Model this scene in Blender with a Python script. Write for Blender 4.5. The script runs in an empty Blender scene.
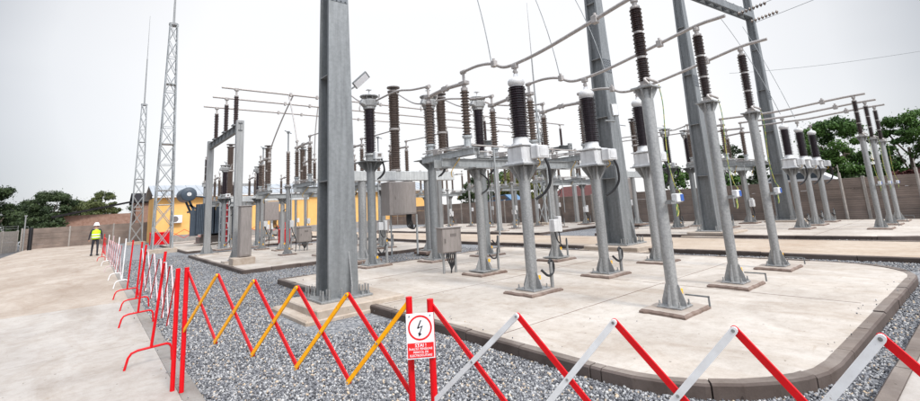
import bpy, math, random
import numpy as np
from mathutils import Vector, Matrix
random.seed(7)
S = bpy.context.scene
COL = S.collection
R = math.radians

# ------------------------------------------------------------------ camera
YAW, PITCH, ROLL = 0.6924163869, 0.1728856992, -0.0588788421
fw = Vector((math.sin(YAW)*math.cos(PITCH), math.cos(YAW)*math.cos(PITCH), math.sin(PITCH)))
r0 = Vector((math.cos(YAW), -math.sin(YAW), 0)); u0 = r0.cross(fw)
rr = r0*math.cos(ROLL)+u0*math.sin(ROLL); uu = -r0*math.sin(ROLL)+u0*math.cos(ROLL)
cam = bpy.data.cameras.new('camera'); cam.sensor_width = 36; cam.lens = 445.338/920*36
cam.shift_y = -(200.5-128.0)/920; cam.clip_start = 0.05; cam.clip_end = 2000
co = bpy.data.objects.new('camera', cam); COL.objects.link(co)
co.matrix_world = Matrix(((rr.x, uu.x, -fw.x, 0), (rr.y, uu.y, -fw.y, 0), (rr.z, uu.z, -fw.z, 1.7), (0, 0, 0, 1)))
S.camera = co

# ------------------------------------------------------------------ sky and sun (bright overcast)
EL, AZ = R(46), R(180)     # azimuth measured clockwise from +Y: the veiled sun stands behind the camera to the right
w = bpy.data.worlds.new('World'); S.world = w; w.use_nodes = True
nt = w.node_tree; nt.nodes.clear()
def wn(t, **k):
    n = nt.nodes.new(t)
    for a, b in k.items(): setattr(n, a, b)
    return n
out = wn('ShaderNodeOutputWorld'); bg = wn('ShaderNodeBackground'); bg.inputs[1].default_value = 0.12
sky = wn('ShaderNodeTexSky', sky_type='NISHITA'); sky.sun_disc = False; sky.sun_elevation = EL; sky.sun_rotation = AZ
tc = wn('ShaderNodeTexCoord'); mp = wn('ShaderNodeMapping'); mp.inputs['Scale'].default_value = (1, 1, 2.2)
nz = wn('ShaderNodeTexNoise'); nz.inputs['Scale'].default_value = 1.3; nz.inputs['Detail'].default_value = 4; nz.inputs['Roughness'].default_value = .45
nt.links.new(tc.outputs['Generated'], mp.inputs[0])
# an overcast sky is two to three times brighter overhead than near the horizon
sx_ = wn('ShaderNodeSeparateXYZ'); nt.links.new(tc.outputs['Generated'], sx_.inputs[0])
zb = wn('ShaderNodeMapRange'); zb.inputs['From Min'].default_value = .40; zb.inputs['From Max'].default_value = .85; zb.inputs['To Min'].default_value = 1.0; zb.inputs['To Max'].default_value = 2.35; zb.interpolation_type = 'SMOOTHSTEP'
nt.links.new(sx_.outputs[2], zb.inputs['Value']); nt.links.new(mp.outputs[0], nz.inputs[0])
# lens vignetting put into the sky colour, darker off view centre, plus cloud noise
dp = wn('ShaderNodeVectorMath', operation='DOT_PRODUCT'); dp.inputs[1].default_value = Vector((0.624, 0.746, 0.233)).normalized()
nt.links.new(tc.outputs['Generated'], dp.inputs[0])
rm = wn('ShaderNodeMapRange'); rm.inputs['From Min'].default_value = .63; rm.inputs['From Max'].default_value = .92
nt.links.new(dp.outputs['Value'], rm.inputs['Value'])
ad = wn('ShaderNodeMath', operation='MULTIPLY_ADD'); ad.inputs[1].default_value = .36
nt.links.new(nz.outputs[0], ad.inputs[0]); nt.links.new(rm.outputs[0], ad.inputs[2])
cr = wn('ShaderNodeValToRGB'); cr.color_ramp.elements[0].position = .15; cr.color_ramp.elements[0].color = (1.8, 1.92, 2.12, 1)
cr.color_ramp.elements[1].position = 1.0; cr.color_ramp.elements[1].color = (4.75, 4.75, 4.8, 1)
ke = cr.color_ramp.elements.new(.62); ke.color = (4.05, 4.10, 4.20, 1)
nt.links.new(ad.outputs[0], cr.inputs[0])
mx = wn('ShaderNodeMix', data_type='RGBA'); mx.inputs[0].default_value = .95
nt.links.new(sky.outputs[0], mx.inputs[6]); nt.links.new(cr.outputs[0], mx.inputs[7])
db = wn('ShaderNodeVectorMath', operation='DOT_PRODUCT'); db.inputs[1].default_value = (math.sin(AZ)*math.cos(EL), math.cos(AZ)*math.cos(EL), math.sin(EL)); nt.links.new(tc.outputs['Generated'], db.inputs[0])
bb = wn('ShaderNodeMapRange'); bb.inputs['From Min'].default_value = .15; bb.inputs['From Max'].default_value = .9; bb.inputs['To Min'].default_value = 1.0; bb.inputs['To Max'].default_value = 2.6; bb.interpolation_type = 'SMOOTHSTEP'; nt.links.new(db.outputs['Value'], bb.inputs['Value'])
zz = wn('ShaderNodeMath', operation='MULTIPLY'); nt.links.new(zb.outputs[0], zz.inputs[0]); nt.links.new(bb.outputs[0], zz.inputs[1])
vm = wn('ShaderNodeVectorMath', operation='SCALE'); nt.links.new(mx.outputs[2], vm.inputs[0]); nt.links.new(zz.outputs[0], vm.inputs['Scale']); nt.links.new(vm.outputs[0], bg.inputs[0]); nt.links.new(bg.outputs[0], out.inputs[0])
sl = bpy.data.lights.new('sun', 'SUN'); sl.energy = 1.5; sl.angle = R(12); sl.color = (1, .97, .92)
so = bpy.data.objects.new('sun', sl); COL.objects.link(so)
so.rotation_euler = Vector((math.sin(AZ)*math.cos(EL), math.cos(AZ)*math.cos(EL), math.sin(EL))).to_track_quat('Z', 'Y').to_euler()
S.view_settings.view_transform = 'Standard'; S.view_settings.look = 'None'; S.view_settings.gamma = 1
S.view_settings.exposure = 0.85; S.view_settings.use_curve_mapping = False

# ------------------------------------------------------------------ materials
def mat(name, col, rough=.6, metal=0, col2=None, scale=6, detail=6, bump=0, bscale=None, coat=0, lo=.35, hi=.65, stretch=None, spec=.5, vary=0):
    m = bpy.data.materials.new(name); m.use_nodes = True; n = m.node_tree; b = n.nodes['Principled BSDF']
    b.inputs['Base Color'].default_value = (*col, 1); b.inputs['Roughness'].default_value = rough; b.inputs['Metallic'].default_value = metal
    b.inputs['Coat Weight'].default_value = coat; b.inputs['Specular IOR Level'].default_value = spec
    t = n.nodes.new('ShaderNodeTexCoord'); mpp = n.nodes.new('ShaderNodeMapping'); n.links.new(t.outputs['Object'], mpp.inputs[0])
    if stretch: mpp.inputs['Scale'].default_value = stretch
    if col2:
        z = n.nodes.new('ShaderNodeTexNoise'); z.inputs['Scale'].default_value = scale; z.inputs['Detail'].default_value = detail; z.inputs['Roughness'].default_value = .65
        n.links.new(mpp.outputs[0], z.inputs[0])
        c = n.nodes.new('ShaderNodeValToRGB'); c.color_ramp.elements[0].position = lo; c.color_ramp.elements[1].position = hi
        c.color_ramp.elements[0].color = (*col, 1); c.color_ramp.elements[1].color = (*col2, 1)
        n.links.new(z.outputs[0], c.inputs[0]); n.links.new(c.outputs[0], b.inputs['Base Color'])
    if vary:
        oi = n.nodes.new('ShaderNodeObjectInfo'); mr = n.nodes.new('ShaderNodeMapRange'); mr.inputs['To Min'].default_value = 1-vary; mr.inputs['To Max'].default_value = 1+vary
        n.links.new(oi.outputs['Random'], mr.inputs['Value']); hs = n.nodes.new('ShaderNodeHueSaturation'); n.links.new(mr.outputs[0], hs.inputs['Value'])
        st = n.nodes.new('ShaderNodeTexNoise'); st.inputs['Scale'].default_value = 3; st.inputs['Detail'].default_value = 6; sm = n.nodes.new('ShaderNodeMapping'); sm.inputs['Scale'].default_value = (4, 4, .35); n.links.new(t.outputs['Object'], sm.inputs[0]); n.links.new(sm.outputs[0], st.inputs[0])
        s2 = n.nodes.new('ShaderNodeMapRange'); s2.inputs['From Min'].default_value = .3; s2.inputs['From Max'].default_value = .7; s2.inputs['To Min'].default_value = .80; s2.inputs['To Max'].default_value = 1.15; n.links.new(st.outputs[0], s2.inputs['Value'])
        mm = n.nodes.new('ShaderNodeMath'); mm.operation = 'MULTIPLY'; n.links.new(mr.outputs[0], mm.inputs[0]); n.links.new(s2.outputs[0], mm.inputs[1]); n.links.new(mm.outputs[0], hs.inputs['Value'])
        n.links.new(c.outputs[0], hs.inputs['Color']); n.links.new(hs.outputs[0], b.inputs['Base Color'])
    if bump:
        z2 = n.nodes.new('ShaderNodeTexNoise'); z2.inputs['Scale'].default_value = bscale or scale*4; z2.inputs['Detail'].default_value = 5
        n.links.new(t.outputs['Object'], z2.inputs[0]); bm = n.nodes.new('ShaderNodeBump'); bm.inputs['Strength'].default_value = bump; bm.inputs['Distance'].default_value = .01
        n.links.new(z2.outputs[0], bm.inputs['Height']); n.links.new(bm.outputs[0], b.inputs['Normal'])
    return m
M = {}
M['galv'] = mat('galvanised_steel', (.245, .246, .242), .5, .35, (.355, .354, .348), 30, 8, .2, 70, vary=.12)
M['galv_dark'] = mat('weathered_galvanised_steel', (.195, .203, .205), .5, .35, (.245, .253, .255), 14, 9, .2, 60, vary=.06)
M['galv_pale'] = mat('pale_painted_beam', (.46, .47, .46), .5, .1, (.56, .565, .555), 6, 6, vary=.05)
M['galv_shade'] = mat('dark_bolted_steel', (.12, .13, .14), .6, .3, (.20, .21, .22), 30, 4)
M['galv_light'] = mat('pale_galvanised_steel', (.33, .345, .345), .5, .35, (.43, .44, .44), 12, 8, vary=.1)
M['alu'] = mat('dull_aluminium', (.34, .31, .29), .5, .35, (.46, .425, .40), 14, 6)
M['brown'] = mat('dark_brown_glazed_porcelain', (.040, .024, .022), .22, 0, (.065, .038, .034), 12, 3, coat=.08)
M['black'] = mat('black_brown_porcelain', (.026, .014, .020), .2, 0, (.04, .022, .028), 12, 3, coat=.08)
M['taupe'] = mat('grey_brown_porcelain', (.115, .082, .066), .4, 0, (.17, .125, .10), 14, 5, vary=.12)
M['white'] = mat('white_paint', (.56, .55, .54), .45, 0, (.66, .65, .645), 9, 6)
M['boxgrey'] = mat('pale_grey_enamel', (.56, .555, .55), .45, 0, (.66, .655, .65), 7, 6, vary=.05)
M['cabinet'] = mat('brushed_brown_grey_cabinet_steel', (.27, .24, .22), .42, .35, (.34, .30, .28), 3, 5, stretch=(6, 6, 1))
M['darkcab'] = mat('dark_cabinet_door', (.15, .13, .12), .5)
M['rubber'] = mat('black_cable', (.015, .015, .017), .5)
M['earth'] = mat('yellow_green_earth_wire', (.42, .38, .08), .5, 0, (.14, .26, .08), 20, 1, lo=.48, hi=.52)
M['orange_wire'] = mat('yellow_bonding_wire', (.65, .38, .03), .5)
M['red'] = mat('red_gloss_paint', (.66, .003, .008), .4, 0, (.56, .003, .008), 9, 6, spec=.25)
M['yellow'] = mat('yellow_orange_paint', (.95, .44, .0), .4, 0, (.86, .34, .0), 9, 6, spec=.25)
def scuff(key, worn):
    n = M[key].node_tree; b = n.nodes['Principled BSDF']; src = b.inputs['Base Color'].links[0].from_socket
    t = n.nodes.new('ShaderNodeTexCoord'); z = n.nodes.new('ShaderNodeTexNoise'); z.inputs['Scale'].default_value = 22; z.inputs['Detail'].default_value = 9; z.inputs['Roughness'].default_value = .75; n.links.new(t.outputs['Object'], z.inputs[0])
    c = n.nodes.new('ShaderNodeValToRGB'); c.color_ramp.elements[0].position = .62; c.color_ramp.elements[1].position = .66; n.links.new(z.outputs[0], c.inputs[0])
    x = n.nodes.new('ShaderNodeMix'); x.data_type = 'RGBA'; n.links.new(c.outputs[0], x.inputs[0]); n.links.new(src, x.inputs[6]); x.inputs[7].default_value = (*worn, 1); n.links.new(x.outputs[2], b.inputs['Base Color'])
M['whitebar'] = mat('white_bar_paint', (.80, .80, .80), .4, 0, (.68, .67, .66), 9, 6)
M['pinkbar'] = mat('faded_pink_white_paint', (.50, .33, .33), .5, 0, (.60, .50, .50), 12, 6)
M['redpanel'] = mat('dull_red_panel', (.34, .012, .02), .6)
M['signwhite'] = mat('sign_white', (.80, .80, .82), .35)
M['signred'] = mat('sign_red', (.70, .010, .012), .35)
M['ink'] = mat('sign_black', (.01, .01, .012), .4)
M['tag'] = mat('yellow_tag', (.85, .45, .01), .5)
M['blue'] = mat('blue_counter_face', (.03, .10, .36), .4)
M['trafo'] = mat('blue_grey_transformer_paint', (.045, .062, .085), .45, 0, (.06, .08, .105), 4, 4)
M['wall_orange'] = mat('orange_render', (.76, .42, .13), .8, 0, (.80, .47, .16), 1.2, 6, .1)
M['roofgrey'] = mat('pale_sheet_roof', (.30, .32, .34), .6, .1, (.37, .39, .41), 1, 5)
M['glass'] = mat('dark_window_glass', (.05, .06, .07), .08)
M['brick'] = mat('brown_brick', (.24, .13, .09), .85, 0, (.34, .21, .16), 3, 8)
M['tile'] = mat('dark_roof_sheet', (.012, .011, .012), .9, 0, (.025, .022, .024), 3, 5, spec=.2)
M['redroof'] = mat('dark_red_roof', (.06, .012, .010), .85, 0, (.10, .022, .018), 3, 6)
M['bark'] = mat('bark', (.10, .075, .055), .9, 0, (.17, .13, .10), 8, 6)
M['skin'] = mat('skin', (.42, .24, .17), .5)
M['hivis'] = mat('hi_vis_yellow_fabric', (.60, .92, .01), .6, 0, (.52, .84, .01), 9, 3)
M['reflect'] = mat('silver_reflective_tape', (.70, .72, .74), .4)
M['darkcloth'] = mat('dark_work_cloth', (.018, .018, .026), .85, 0, (.03, .03, .04), 8, 4)
M['helmet'] = mat('white_helmet_plastic', (.82, .82, .85), .25)
M['car'] = mat('blue_car_paint', (.05, .14, .26), .35)
M['pole_conc'] = mat('pale_concrete_post', (.24, .215, .195), .85, 0, (.33, .30, .27), 5, 7)
scuff('red', (.30, .05, .05)); scuff('yellow', (.45, .24, .06)); scuff('whitebar', (.42, .38, .35))
def leafmat(name, a, b):
    m = bpy.data.materials.new(name); m.use_nodes = True; n = m.node_tree; p = n.nodes['Principled BSDF']
    at = n.nodes.new('ShaderNodeAttribute'); at.attribute_name = 'shade'
    c = n.nodes.new('ShaderNodeValToRGB'); c.color_ramp.elements[0].color = (*a, 1); c.color_ramp.elements[1].color = (*b, 1)
    n.links.new(at.outputs['Fac'], c.inputs[0]); n.links.new(c.outputs[0], p.inputs['Base Color'])
    p.inputs['Roughness'].default_value = .6; p.inputs['Specular IOR Level'].default_value = .25
    p.inputs['Transmission Weight'].default_value = 0
    return m
M['leaf_green'] = leafmat('green_leaves', (.022, .060, .012), (.085, .16, .030))
M['leaf_dark'] = leafmat('dark_green_leaves', (.016, .030, .012), (.060, .085, .032))
M['leaf_olive'] = leafmat('olive_leaves', (.075, .090, .025), (.22, .21, .06))
M['leaf_olive2'] = leafmat('dull_olive_leaves', (.04, .06, .02), (.12, .13, .045))
M['leaf_red'] = leafmat('dark_red_leaves', (.035, .010, .012), (.10, .03, .022))

def concrete(name, base, dark, light, kx=1.0):
    """stained cast concrete: broad stains, fine grain, darker damp patches of their own shape"""
    m = bpy.data.materials.new(name); m.use_nodes = True; n = m.node_tree; b = n.nodes['Principled BSDF']; b.inputs['Roughness'].default_value = .85
    t = n.nodes.new('ShaderNodeTexCoord')
    def noise(sc, det, st=(1, 1, 1), rgh=.6, dist=0):
        mp_ = n.nodes.new('ShaderNodeMapping'); mp_.inputs['Scale'].default_value = st; n.links.new(t.outputs['Object'], mp_.inputs[0])
        z = n.nodes.new('ShaderNodeTexNoise'); z.inputs['Scale'].default_value = sc; z.inputs['Detail'].default_value = det; z.inputs['Roughness'].default_value = rgh; z.inputs['Distortion'].default_value = dist
        n.links.new(mp_.outputs[0], z.inputs[0]); return z
    def ramp(src, p0, p1, c0, c1):
        c = n.nodes.new('ShaderNodeValToRGB'); e = c.color_ramp.elements; e[0].position = p0; e[1].position = p1; e[0].color = (*c0, 1); e[1].color = (*c1, 1)
        n.links.new(src.outputs[0], c.inputs[0]); return c
    def mul(a, b_, f=1.0):
        x = n.nodes.new('ShaderNodeMix'); x.data_type = 'RGBA'; x.blend_type = 'MULTIPLY'; x.inputs[0].default_value = f
        n.links.new(a.outputs[0] if a.type != 'MIX' else a.outputs[2], x.inputs[6]); n.links.new(b_.outputs[0], x.inputs[7]); return x
    a = ramp(noise(.55, 8, (1, kx, 1), .6, .6), .38, .64, base, light)
    s1 = ramp(noise(.9, 10, (1.6, .5, 1), .7, 1.2), .34, .56, dark, (1, 1, 1)); s5 = ramp(noise(2.3, 8, (.5, 1.5, 1), .75, 2.0), .30, .40, (.80, .74, .68), (1, 1, 1))
    s2 = ramp(noise(5, 8, (1, 1, 1), .75), .28, .55, (.80, .77, .74), (1, 1, 1))
    s3 = ramp(noise(60, 4, (1, 1, 1), .8), .25, .60, (.88, .87, .86), (1, 1, 1))
    s4 = ramp(noise(16, 2, (1, 1, 1), .4), .24, .27, (.45, .42, .40), (1, 1, 1))
    x = mul(mul(mul(mul(mul(a, s1), s2), s3), s4), s5)
    n.links.new(x.outputs[2], b.inputs['Base Color'])
    z = noise(45, 6); bm = n.nodes.new('ShaderNodeBump'); bm.inputs['Strength'].default_value = .25; bm.inputs['Distance'].default_value = .006
    n.links.new(z.outputs[0], bm.inputs['Height']); n.links.new(bm.outputs[0], b.inputs['Normal'])
    return m
M['conc'] = concrete('slab_concrete', (.42, .37, .32), (.82, .77, .72), (.54, .49, .435))
M['conc_path'] = concrete('path_concrete', (.36, .325, .293), (.84, .80, .76), (.45, .41, .37), .6)
M['conc_path2'] = concrete('old_beige_path_concrete', (.34, .275, .22), (.84, .79, .74), (.44, .375, .315), .6)
M['conc_road'] = concrete('road_concrete', (.40, .315, .24), (.86, .80, .74), (.47, .39, .31))
M['kerbm'] = concrete('brown_kerb_concrete', (.078, .058, .049), (.72, .66, .62), (.135, .104, .090))
M['pad'] = concrete('brown_pad_concrete', (.37, .315, .27), (.70, .63, .57), (.49, .435, .385))
M['padedge'] = concrete('rough_brown_pad_edge', (.15, .10, .08), (.6, .5, .45), (.30, .235, .195))
M['padlight'] = concrete('pale_plinth_concrete', (.40, .33, .27), (.85, .80, .75), (.48, .41, .34))
M['kerbtop'] = concrete('cement_stained_kerb_top', (.125, .098, .083), (.70, .64, .60), (.25, .21, .18))
M['conc_kerb'] = concrete('grey_kerb_concrete', (.22, .20, .18), (.78, .74, .70), (.30, .275, .25))
M['asphalt'] = mat('asphalt', (.055, .055, .058), .9, 0, (.10, .095, .095), 3, 8, .4, 90)

def gravelmat():
    m = bpy.data.materials.new('crushed_grey_gravel'); m.use_nodes = True; n = m.node_tree; b = n.nodes['Principled BSDF']; b.inputs['Roughness'].default_value = .8
    t = n.nodes.new('ShaderNodeTexCoord'); v = n.nodes.new('ShaderNodeTexVoronoi'); v.inputs['Scale'].default_value = 34; v.inputs['Randomness'].default_value = 1
    n.links.new(t.outputs['Object'], v.inputs[0])
    sp = n.nodes.new('ShaderNodeSeparateColor'); n.links.new(v.outputs['Color'], sp.inputs[0])
    c = n.nodes.new('ShaderNodeValToRGB'); e = c.color_ramp.elements; e[0].color = (.07, .075, .085, 1); e[1].color = (.44, .43, .43, 1)
    k = e.new(.55); k.color = (.20, .205, .215, 1); k = e.new(.9); k.color = (.31, .30, .29, 1)
    n.links.new(sp.outputs[0], c.inputs[0]); n.links.new(c.outputs[0], b.inputs['Base Color'])
    bm = n.nodes.new('ShaderNodeBump'); bm.inputs['Strength'].default_value = 1; bm.inputs['Distance'].default_value = .02; bm.invert = True
    n.links.new(v.outputs['Distance'], bm.inputs['Height']); n.links.new(bm.outputs[0], b.inputs['Normal'])
    return m
M['gravel'] = gravelmat()
def stonemat():
    m = bpy.data.materials.new('loose_stones'); m.use_nodes = True; n = m.node_tree; b = n.nodes['Principled BSDF']; b.inputs['Roughness'].default_value = .75
    at = n.nodes.new('ShaderNodeAttribute'); at.attribute_name = 'shade'
    c = n.nodes.new('ShaderNodeValToRGB'); e = c.color_ramp.elements; e[0].color = (.06, .06, .066, 1); e[1].color = (.56, .44, .30, 1)
    for p, q in ((.30, (.125, .125, .135)), (.62, (.225, .225, .232)), (.84, (.36, .355, .35)), (.94, (.49, .48, .46)), (.965, (.40, .31, .23))):
        k = e.new(p); k.color = (*q, 1)
    n.links.new(at.outputs['Fac'], c.inputs[0]); n.links.new(c.outputs[0], b.inputs['Base Color'])
    return m
M['stones'] = stonemat()
def wallmat():
    """concrete panel wall: horizontal courses of split-face blocks"""
    m = bpy.data.materials.new('brown_grey_panel_wall'); m.use_nodes = True; n = m.node_tree; b = n.nodes['Principled BSDF']; b.inputs['Roughness'].default_value = .9
    t = n.nodes.new('ShaderNodeTexCoord'); mp_ = n.nodes.new('ShaderNodeMapping'); mp_.inputs['Rotation'].default_value = (R(90), 0, 0)
    n.links.new(t.outputs['Object'], mp_.inputs[0])
    bt = n.nodes.new('ShaderNodeTexBrick'); bt.inputs['Scale'].default_value = 1; bt.inputs['Brick Width'].default_value = 40; bt.inputs['Row Height'].default_value = .10
    bt.inputs['Mortar Size'].default_value = .012; bt.inputs['Color1'].default_value = (.20, .160, .138, 1); bt.inputs['Color2'].default_value = (.225, .180, .156, 1); bt.inputs['Mortar'].default_value = (.165, .13, .112, 1)
    n.links.new(mp_.outputs[0], bt.inputs[0])
    z = n.nodes.new('ShaderNodeTexNoise'); z.inputs['Scale'].default_value = 1.2; z.inputs['Detail'].default_value = 8; n.links.new(t.outputs['Object'], z.inputs[0])
    c = n.nodes.new('ShaderNodeValToRGB'); c.color_ramp.elements[0].position = .3; c.color_ramp.elements[1].position = .7; c.color_ramp.elements[0].color = (.72, .70, .68, 1); c.color_ramp.elements[1].color = (1.25, 1.2, 1.15, 1)
    n.links.new(z.outputs[0], c.inputs[0])
    x = n.nodes.new('ShaderNodeMix'); x.data_type = 'RGBA'; x.blend_type = 'MULTIPLY'; x.inputs[0].default_value = 1
    n.links.new(bt.outputs[0], x.inputs[6]); n.links.new(c.outputs[0], x.inputs[7]); n.links.new(x.outputs[2], b.inputs['Base Color'])
    bm = n.nodes.new('ShaderNodeBump'); bm.inputs['Strength'].default_value = .8; bm.inputs['Distance'].default_value = .02
    n.links.new(bt.outputs[1], bm.inputs['Height']); bm.invert = True; n.links.new(bm.outputs[0], b.inputs['Normal'])
    return m
M['wall'] = wallmat()

# ------------------------------------------------------------------ mesh builder
def frame(d):
    d = d.normalized(); a = Vector((0, 0, 1)) if abs(d.z) < .9 else Vector((1, 0, 0))
    x = a.cross(d).normalized(); return x, d.cross(x), d
class MB:
    def __init__(s): s.v = []; s.f = []; s.m = []; s.sm = []
    def add(s, vs, fs, mi=0, smooth=False):
        o = len(s.v); s.v += [tuple(v) for v in vs]; s.f += [tuple(i+o for i in f) for f in fs]; s.m += [mi]*len(fs); s.sm += [smooth]*len(fs); return s
    def box(s, c, d, rz=0, mi=0, rx=0, ry=0, bev=0):
        c = Vector(c); h = [k/2 for k in d]; rot = Matrix.Rotation(rz, 3, 'Z') @ Matrix.Rotation(ry, 3, 'Y') @ Matrix.Rotation(rx, 3, 'X')
        if bev <= 0:
            vs = [c+rot@Vector((x*h[0], y*h[1], z*h[2])) for z in (-1, 1) for x, y in ((-1, -1), (1, -1), (1, 1), (-1, 1))]
            return s.add(vs, [(3, 2, 1, 0), (4, 5, 6, 7), (0, 1, 5, 4), (1, 2, 6, 5), (2, 3, 7, 6), (3, 0, 4, 7)], mi)
        b = min(bev, *[k*.45 for k in h]); vs = []; lay = [(-h[2], b), (-h[2]+b, 0), (h[2]-b, 0), (h[2], b)]
        for z, i in lay:
            X, Y = h[0]-i, h[1]-i; q = b
            for x, y in ((-X+q, -Y), (X-q, -Y), (X, -Y+q), (X, Y-q), (X-q, Y), (-X+q, Y), (-X, Y-q), (-X, -Y+q)): vs.append(c+rot@Vector((x, y, z)))
        fs = [tuple(range(7, -1, -1)), tuple(range(24, 32))]
        for k in range(3):
            for i in range(8): j = (i+1) % 8; fs.append((k*8+i, k*8+j, k*8+8+j, k*8+8+i))
        return s.add(vs, fs, mi)
    def cyl(s, a, b, r1, r2=None, n=12, mi=0, cap=True, smooth=True):
        a = Vector(a); b = Vector(b); r2 = r1 if r2 is None else r2; x, y, d = frame(b-a)
        vs = [p+(x*math.cos(t)+y*math.sin(t))*r for p, r in ((a, r1), (b, r2)) for t in [2*math.pi*i/n for i in range(n)]]
        s.add(vs, [(i, (i+1) % n, n+(i+1) % n, n+i) for i in range(n)], mi, smooth)
        if cap: s.add(vs, [tuple(range(n-1, -1, -1)), tuple(range(n, 2*n))], mi)
        return s
    def lathe(s, o, prof, n=14, mi=0, d=(0, 0, 1), smooth=False):
        o = Vector(o); x, y, d = frame(Vector(d)); vs = []
        for r, z in prof:
            for i in range(n): t = 2*math.pi*i/n; vs.append(o+d*z+(x*math.cos(t)+y*math.sin(t))*max(r, .0005))
        fs = [(k*n+i, k*n+(i+1) % n, (k+1)*n+(i+1) % n, (k+1)*n+i) for k in range(len(prof)-1) for i in range(n)]
        s.add(vs, fs, mi, smooth); m_ = len(prof)
        return s.add([vs[i] for i in range(n)]+[vs[(m_-1)*n+i] for i in range(n)], [tuple(range(n-1, -1, -1)), tuple(range(n, 2*n))], mi)
    def tube(s, pts, r, n=8, mi=0):
        pts = [Vector(p) for p in pts]; vs = []; x = None
        for i, p in enumerate(pts):
            d = (pts[min(i+1, len(pts)-1)]-pts[max(i-1, 0)]).normalized()
            if x is None: x, y, _ = frame(d)
            else: x = (x-d*x.dot(d)).normalized(); y = d.cross(x)
            vs += [p+(x*math.cos(t)+y*math.sin(t))*r for t in [2*math.pi*k/n for k in range(n)]]
        L = len(pts)
        fs = [(k*n+i, k*n+(i+1) % n, (k+1)*n+(i+1) % n, (k+1)*n+i) for k in range(L-1) for i in range(n)]
        s.add(vs, fs, mi, True); return s.add([vs[i] for i in range(n)]+[vs[(L-1)*n+i] for i in range(n)], [tuple(range(n-1, -1, -1)), tuple(range(n, 2*n))], mi)
    def prism(s, pts, z0, z1, mi=0):
        n = len(pts); vs = [(p[0], p[1], z) for z in (z0, z1) for p in pts]
        return s.add(vs, [tuple(range(n-1, -1, -1)), tuple(range(n, 2*n))]+[(i, (i+1) % n, n+(i+1) % n, n+i) for i in range(n)], mi)
    def plate(s, pts, th, mi=0):
        """flat polygon given by 3D points, thickened along its normal"""
        pts = [Vector(p) for p in pts]; nn = (pts[1]-pts[0]).cross(pts[2]-pts[0]).normalized()*th/2; n = len(pts)
        return s.add([p-nn for p in pts]+[p+nn for p in pts], [tuple(range(n-1, -1, -1)), tuple(range(n, 2*n))]+[(i, (i+1) % n, n+(i+1) % n, n+i) for i in range(n)], mi)
    def build(s, name, mats, parent=None, loc=(0, 0, 0)):
        me = bpy.data.meshes.new(name); me.from_pydata(s.v, [], s.f)
        for m_ in (mats if isinstance(mats, (list, tuple)) else [mats]): me.materials.append(M[m_])
        me.polygons.foreach_set('material_index', s.m); me.polygons.foreach_set('use_smooth', s.sm); me.update()
        o = bpy.data.objects.new(name, me); COL.objects.link(o); o.location = loc
        if parent: o.parent = parent
        return o
def tag(o, label=None, cat=None, group=None, kind=None):
    for k, v in (('label', label), ('category', cat), ('group', group), ('kind', kind)):
        if v: o[k] = v
    return o
def thing(name, label, cat, loc=(0, 0, 0), rz=0, group=None):
    o = bpy.data.objects.new(name, None); COL.objects.link(o); o.location = loc; o.rotation_euler = (0, 0, rz); o.empty_display_size = .2
    return tag(o, label, cat, group)
KIDS = {}
def kids(o): return [c for c in COL.objects if c.parent is o]
def copy_tree(o, parent=None):
    c = o.copy(); COL.objects.link(c)
    if parent: c.parent = parent
    for ch in kids(o): copy_tree(ch, c)
    return c
def place(proto, used, loc, label, group=None, rz=None, scale=None):
    o = copy_tree(proto) if used[0] else proto; used[0] = True
    o.location = loc; o['label'] = label
    if rz is not None: o.rotation_euler = (0, 0, rz)
    if scale: o.scale = scale
    if group: o['group'] = group
    return o
def struct(o): return tag(o, kind='structure')
def bez(a, b, c, n=10):
    a, b, c = Vector(a), Vector(b), Vector(c); return [a*(1-t)**2+b*2*t*(1-t)+c*t*t for t in [i/n for i in range(n+1)]]
def spline(pts, n=6):
    P = [Vector(p) for p in pts]; P = [P[0]*2-P[1]]+P+[P[-1]*2-P[-2]]; o = []
    for i in range(1, len(P)-2):
        for k in range(n):
            t = k/n; o.append(.5*((2*P[i])+(P[i+1]-P[i-1])*t+(2*P[i-1]-5*P[i]+4*P[i+1]-P[i+2])*t*t+(3*P[i]-P[i-1]-3*P[i+1]+P[i+2])*t**3))
    return o+[P[-2]]

# ------------------------------------------------------------------ ground: gravel yard, slabs, road, paths
GZ = -.13
g = MB(); g.add([(-300, -300, GZ), (400, -300, GZ), (400, 400, GZ), (-300, 400, GZ)], [(0, 1, 2, 3)])
struct(g.build('ground', 'gravel'))
def rounded(x0, y0, x1, y1, rad, n=8):
    """rad: radii for the corners (x0,y0) (x1,y0) (x1,y1) (x0,y1)"""
    pts = []
    for (cx, cy), r_, a0 in (((x0, y0), rad[0], 180), ((x1, y0), rad[1], 270), ((x1, y1), rad[2], 0), ((x0, y1), rad[3], 90)):
        if r_ <= 0: pts.append((cx, cy)); continue
        ox = cx+r_*(1 if cx == x0 else -1); oy = cy+r_*(1 if cy == y0 else -1)
        for i in range(n+1):
            a = R(a0+90*i/n); pts.append((ox+r_*math.cos(a), oy+r_*math.sin(a)))
    return pts
def inset(pts, d):
    c = Vector((sum(p[0] for p in pts)/len(pts), sum(p[1] for p in pts)/len(pts))); o = []
    n = len(pts)
    for i in range(n):
        a, b, e = Vector(pts[i-1]), Vector(pts[i]), Vector(pts[(i+1) % n])
        d1 = (b-a).normalized(); d2 = (e-b).normalized(); n1 = Vector((-d1.y, d1.x)); n2 = Vector((-d2.y, d2.x)); m_ = (n1+n2)
        m_ = m_/max(.4, m_.dot(n1)); o.append((b.x+m_.x*d, b.y+m_.y*d))
    return o
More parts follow.
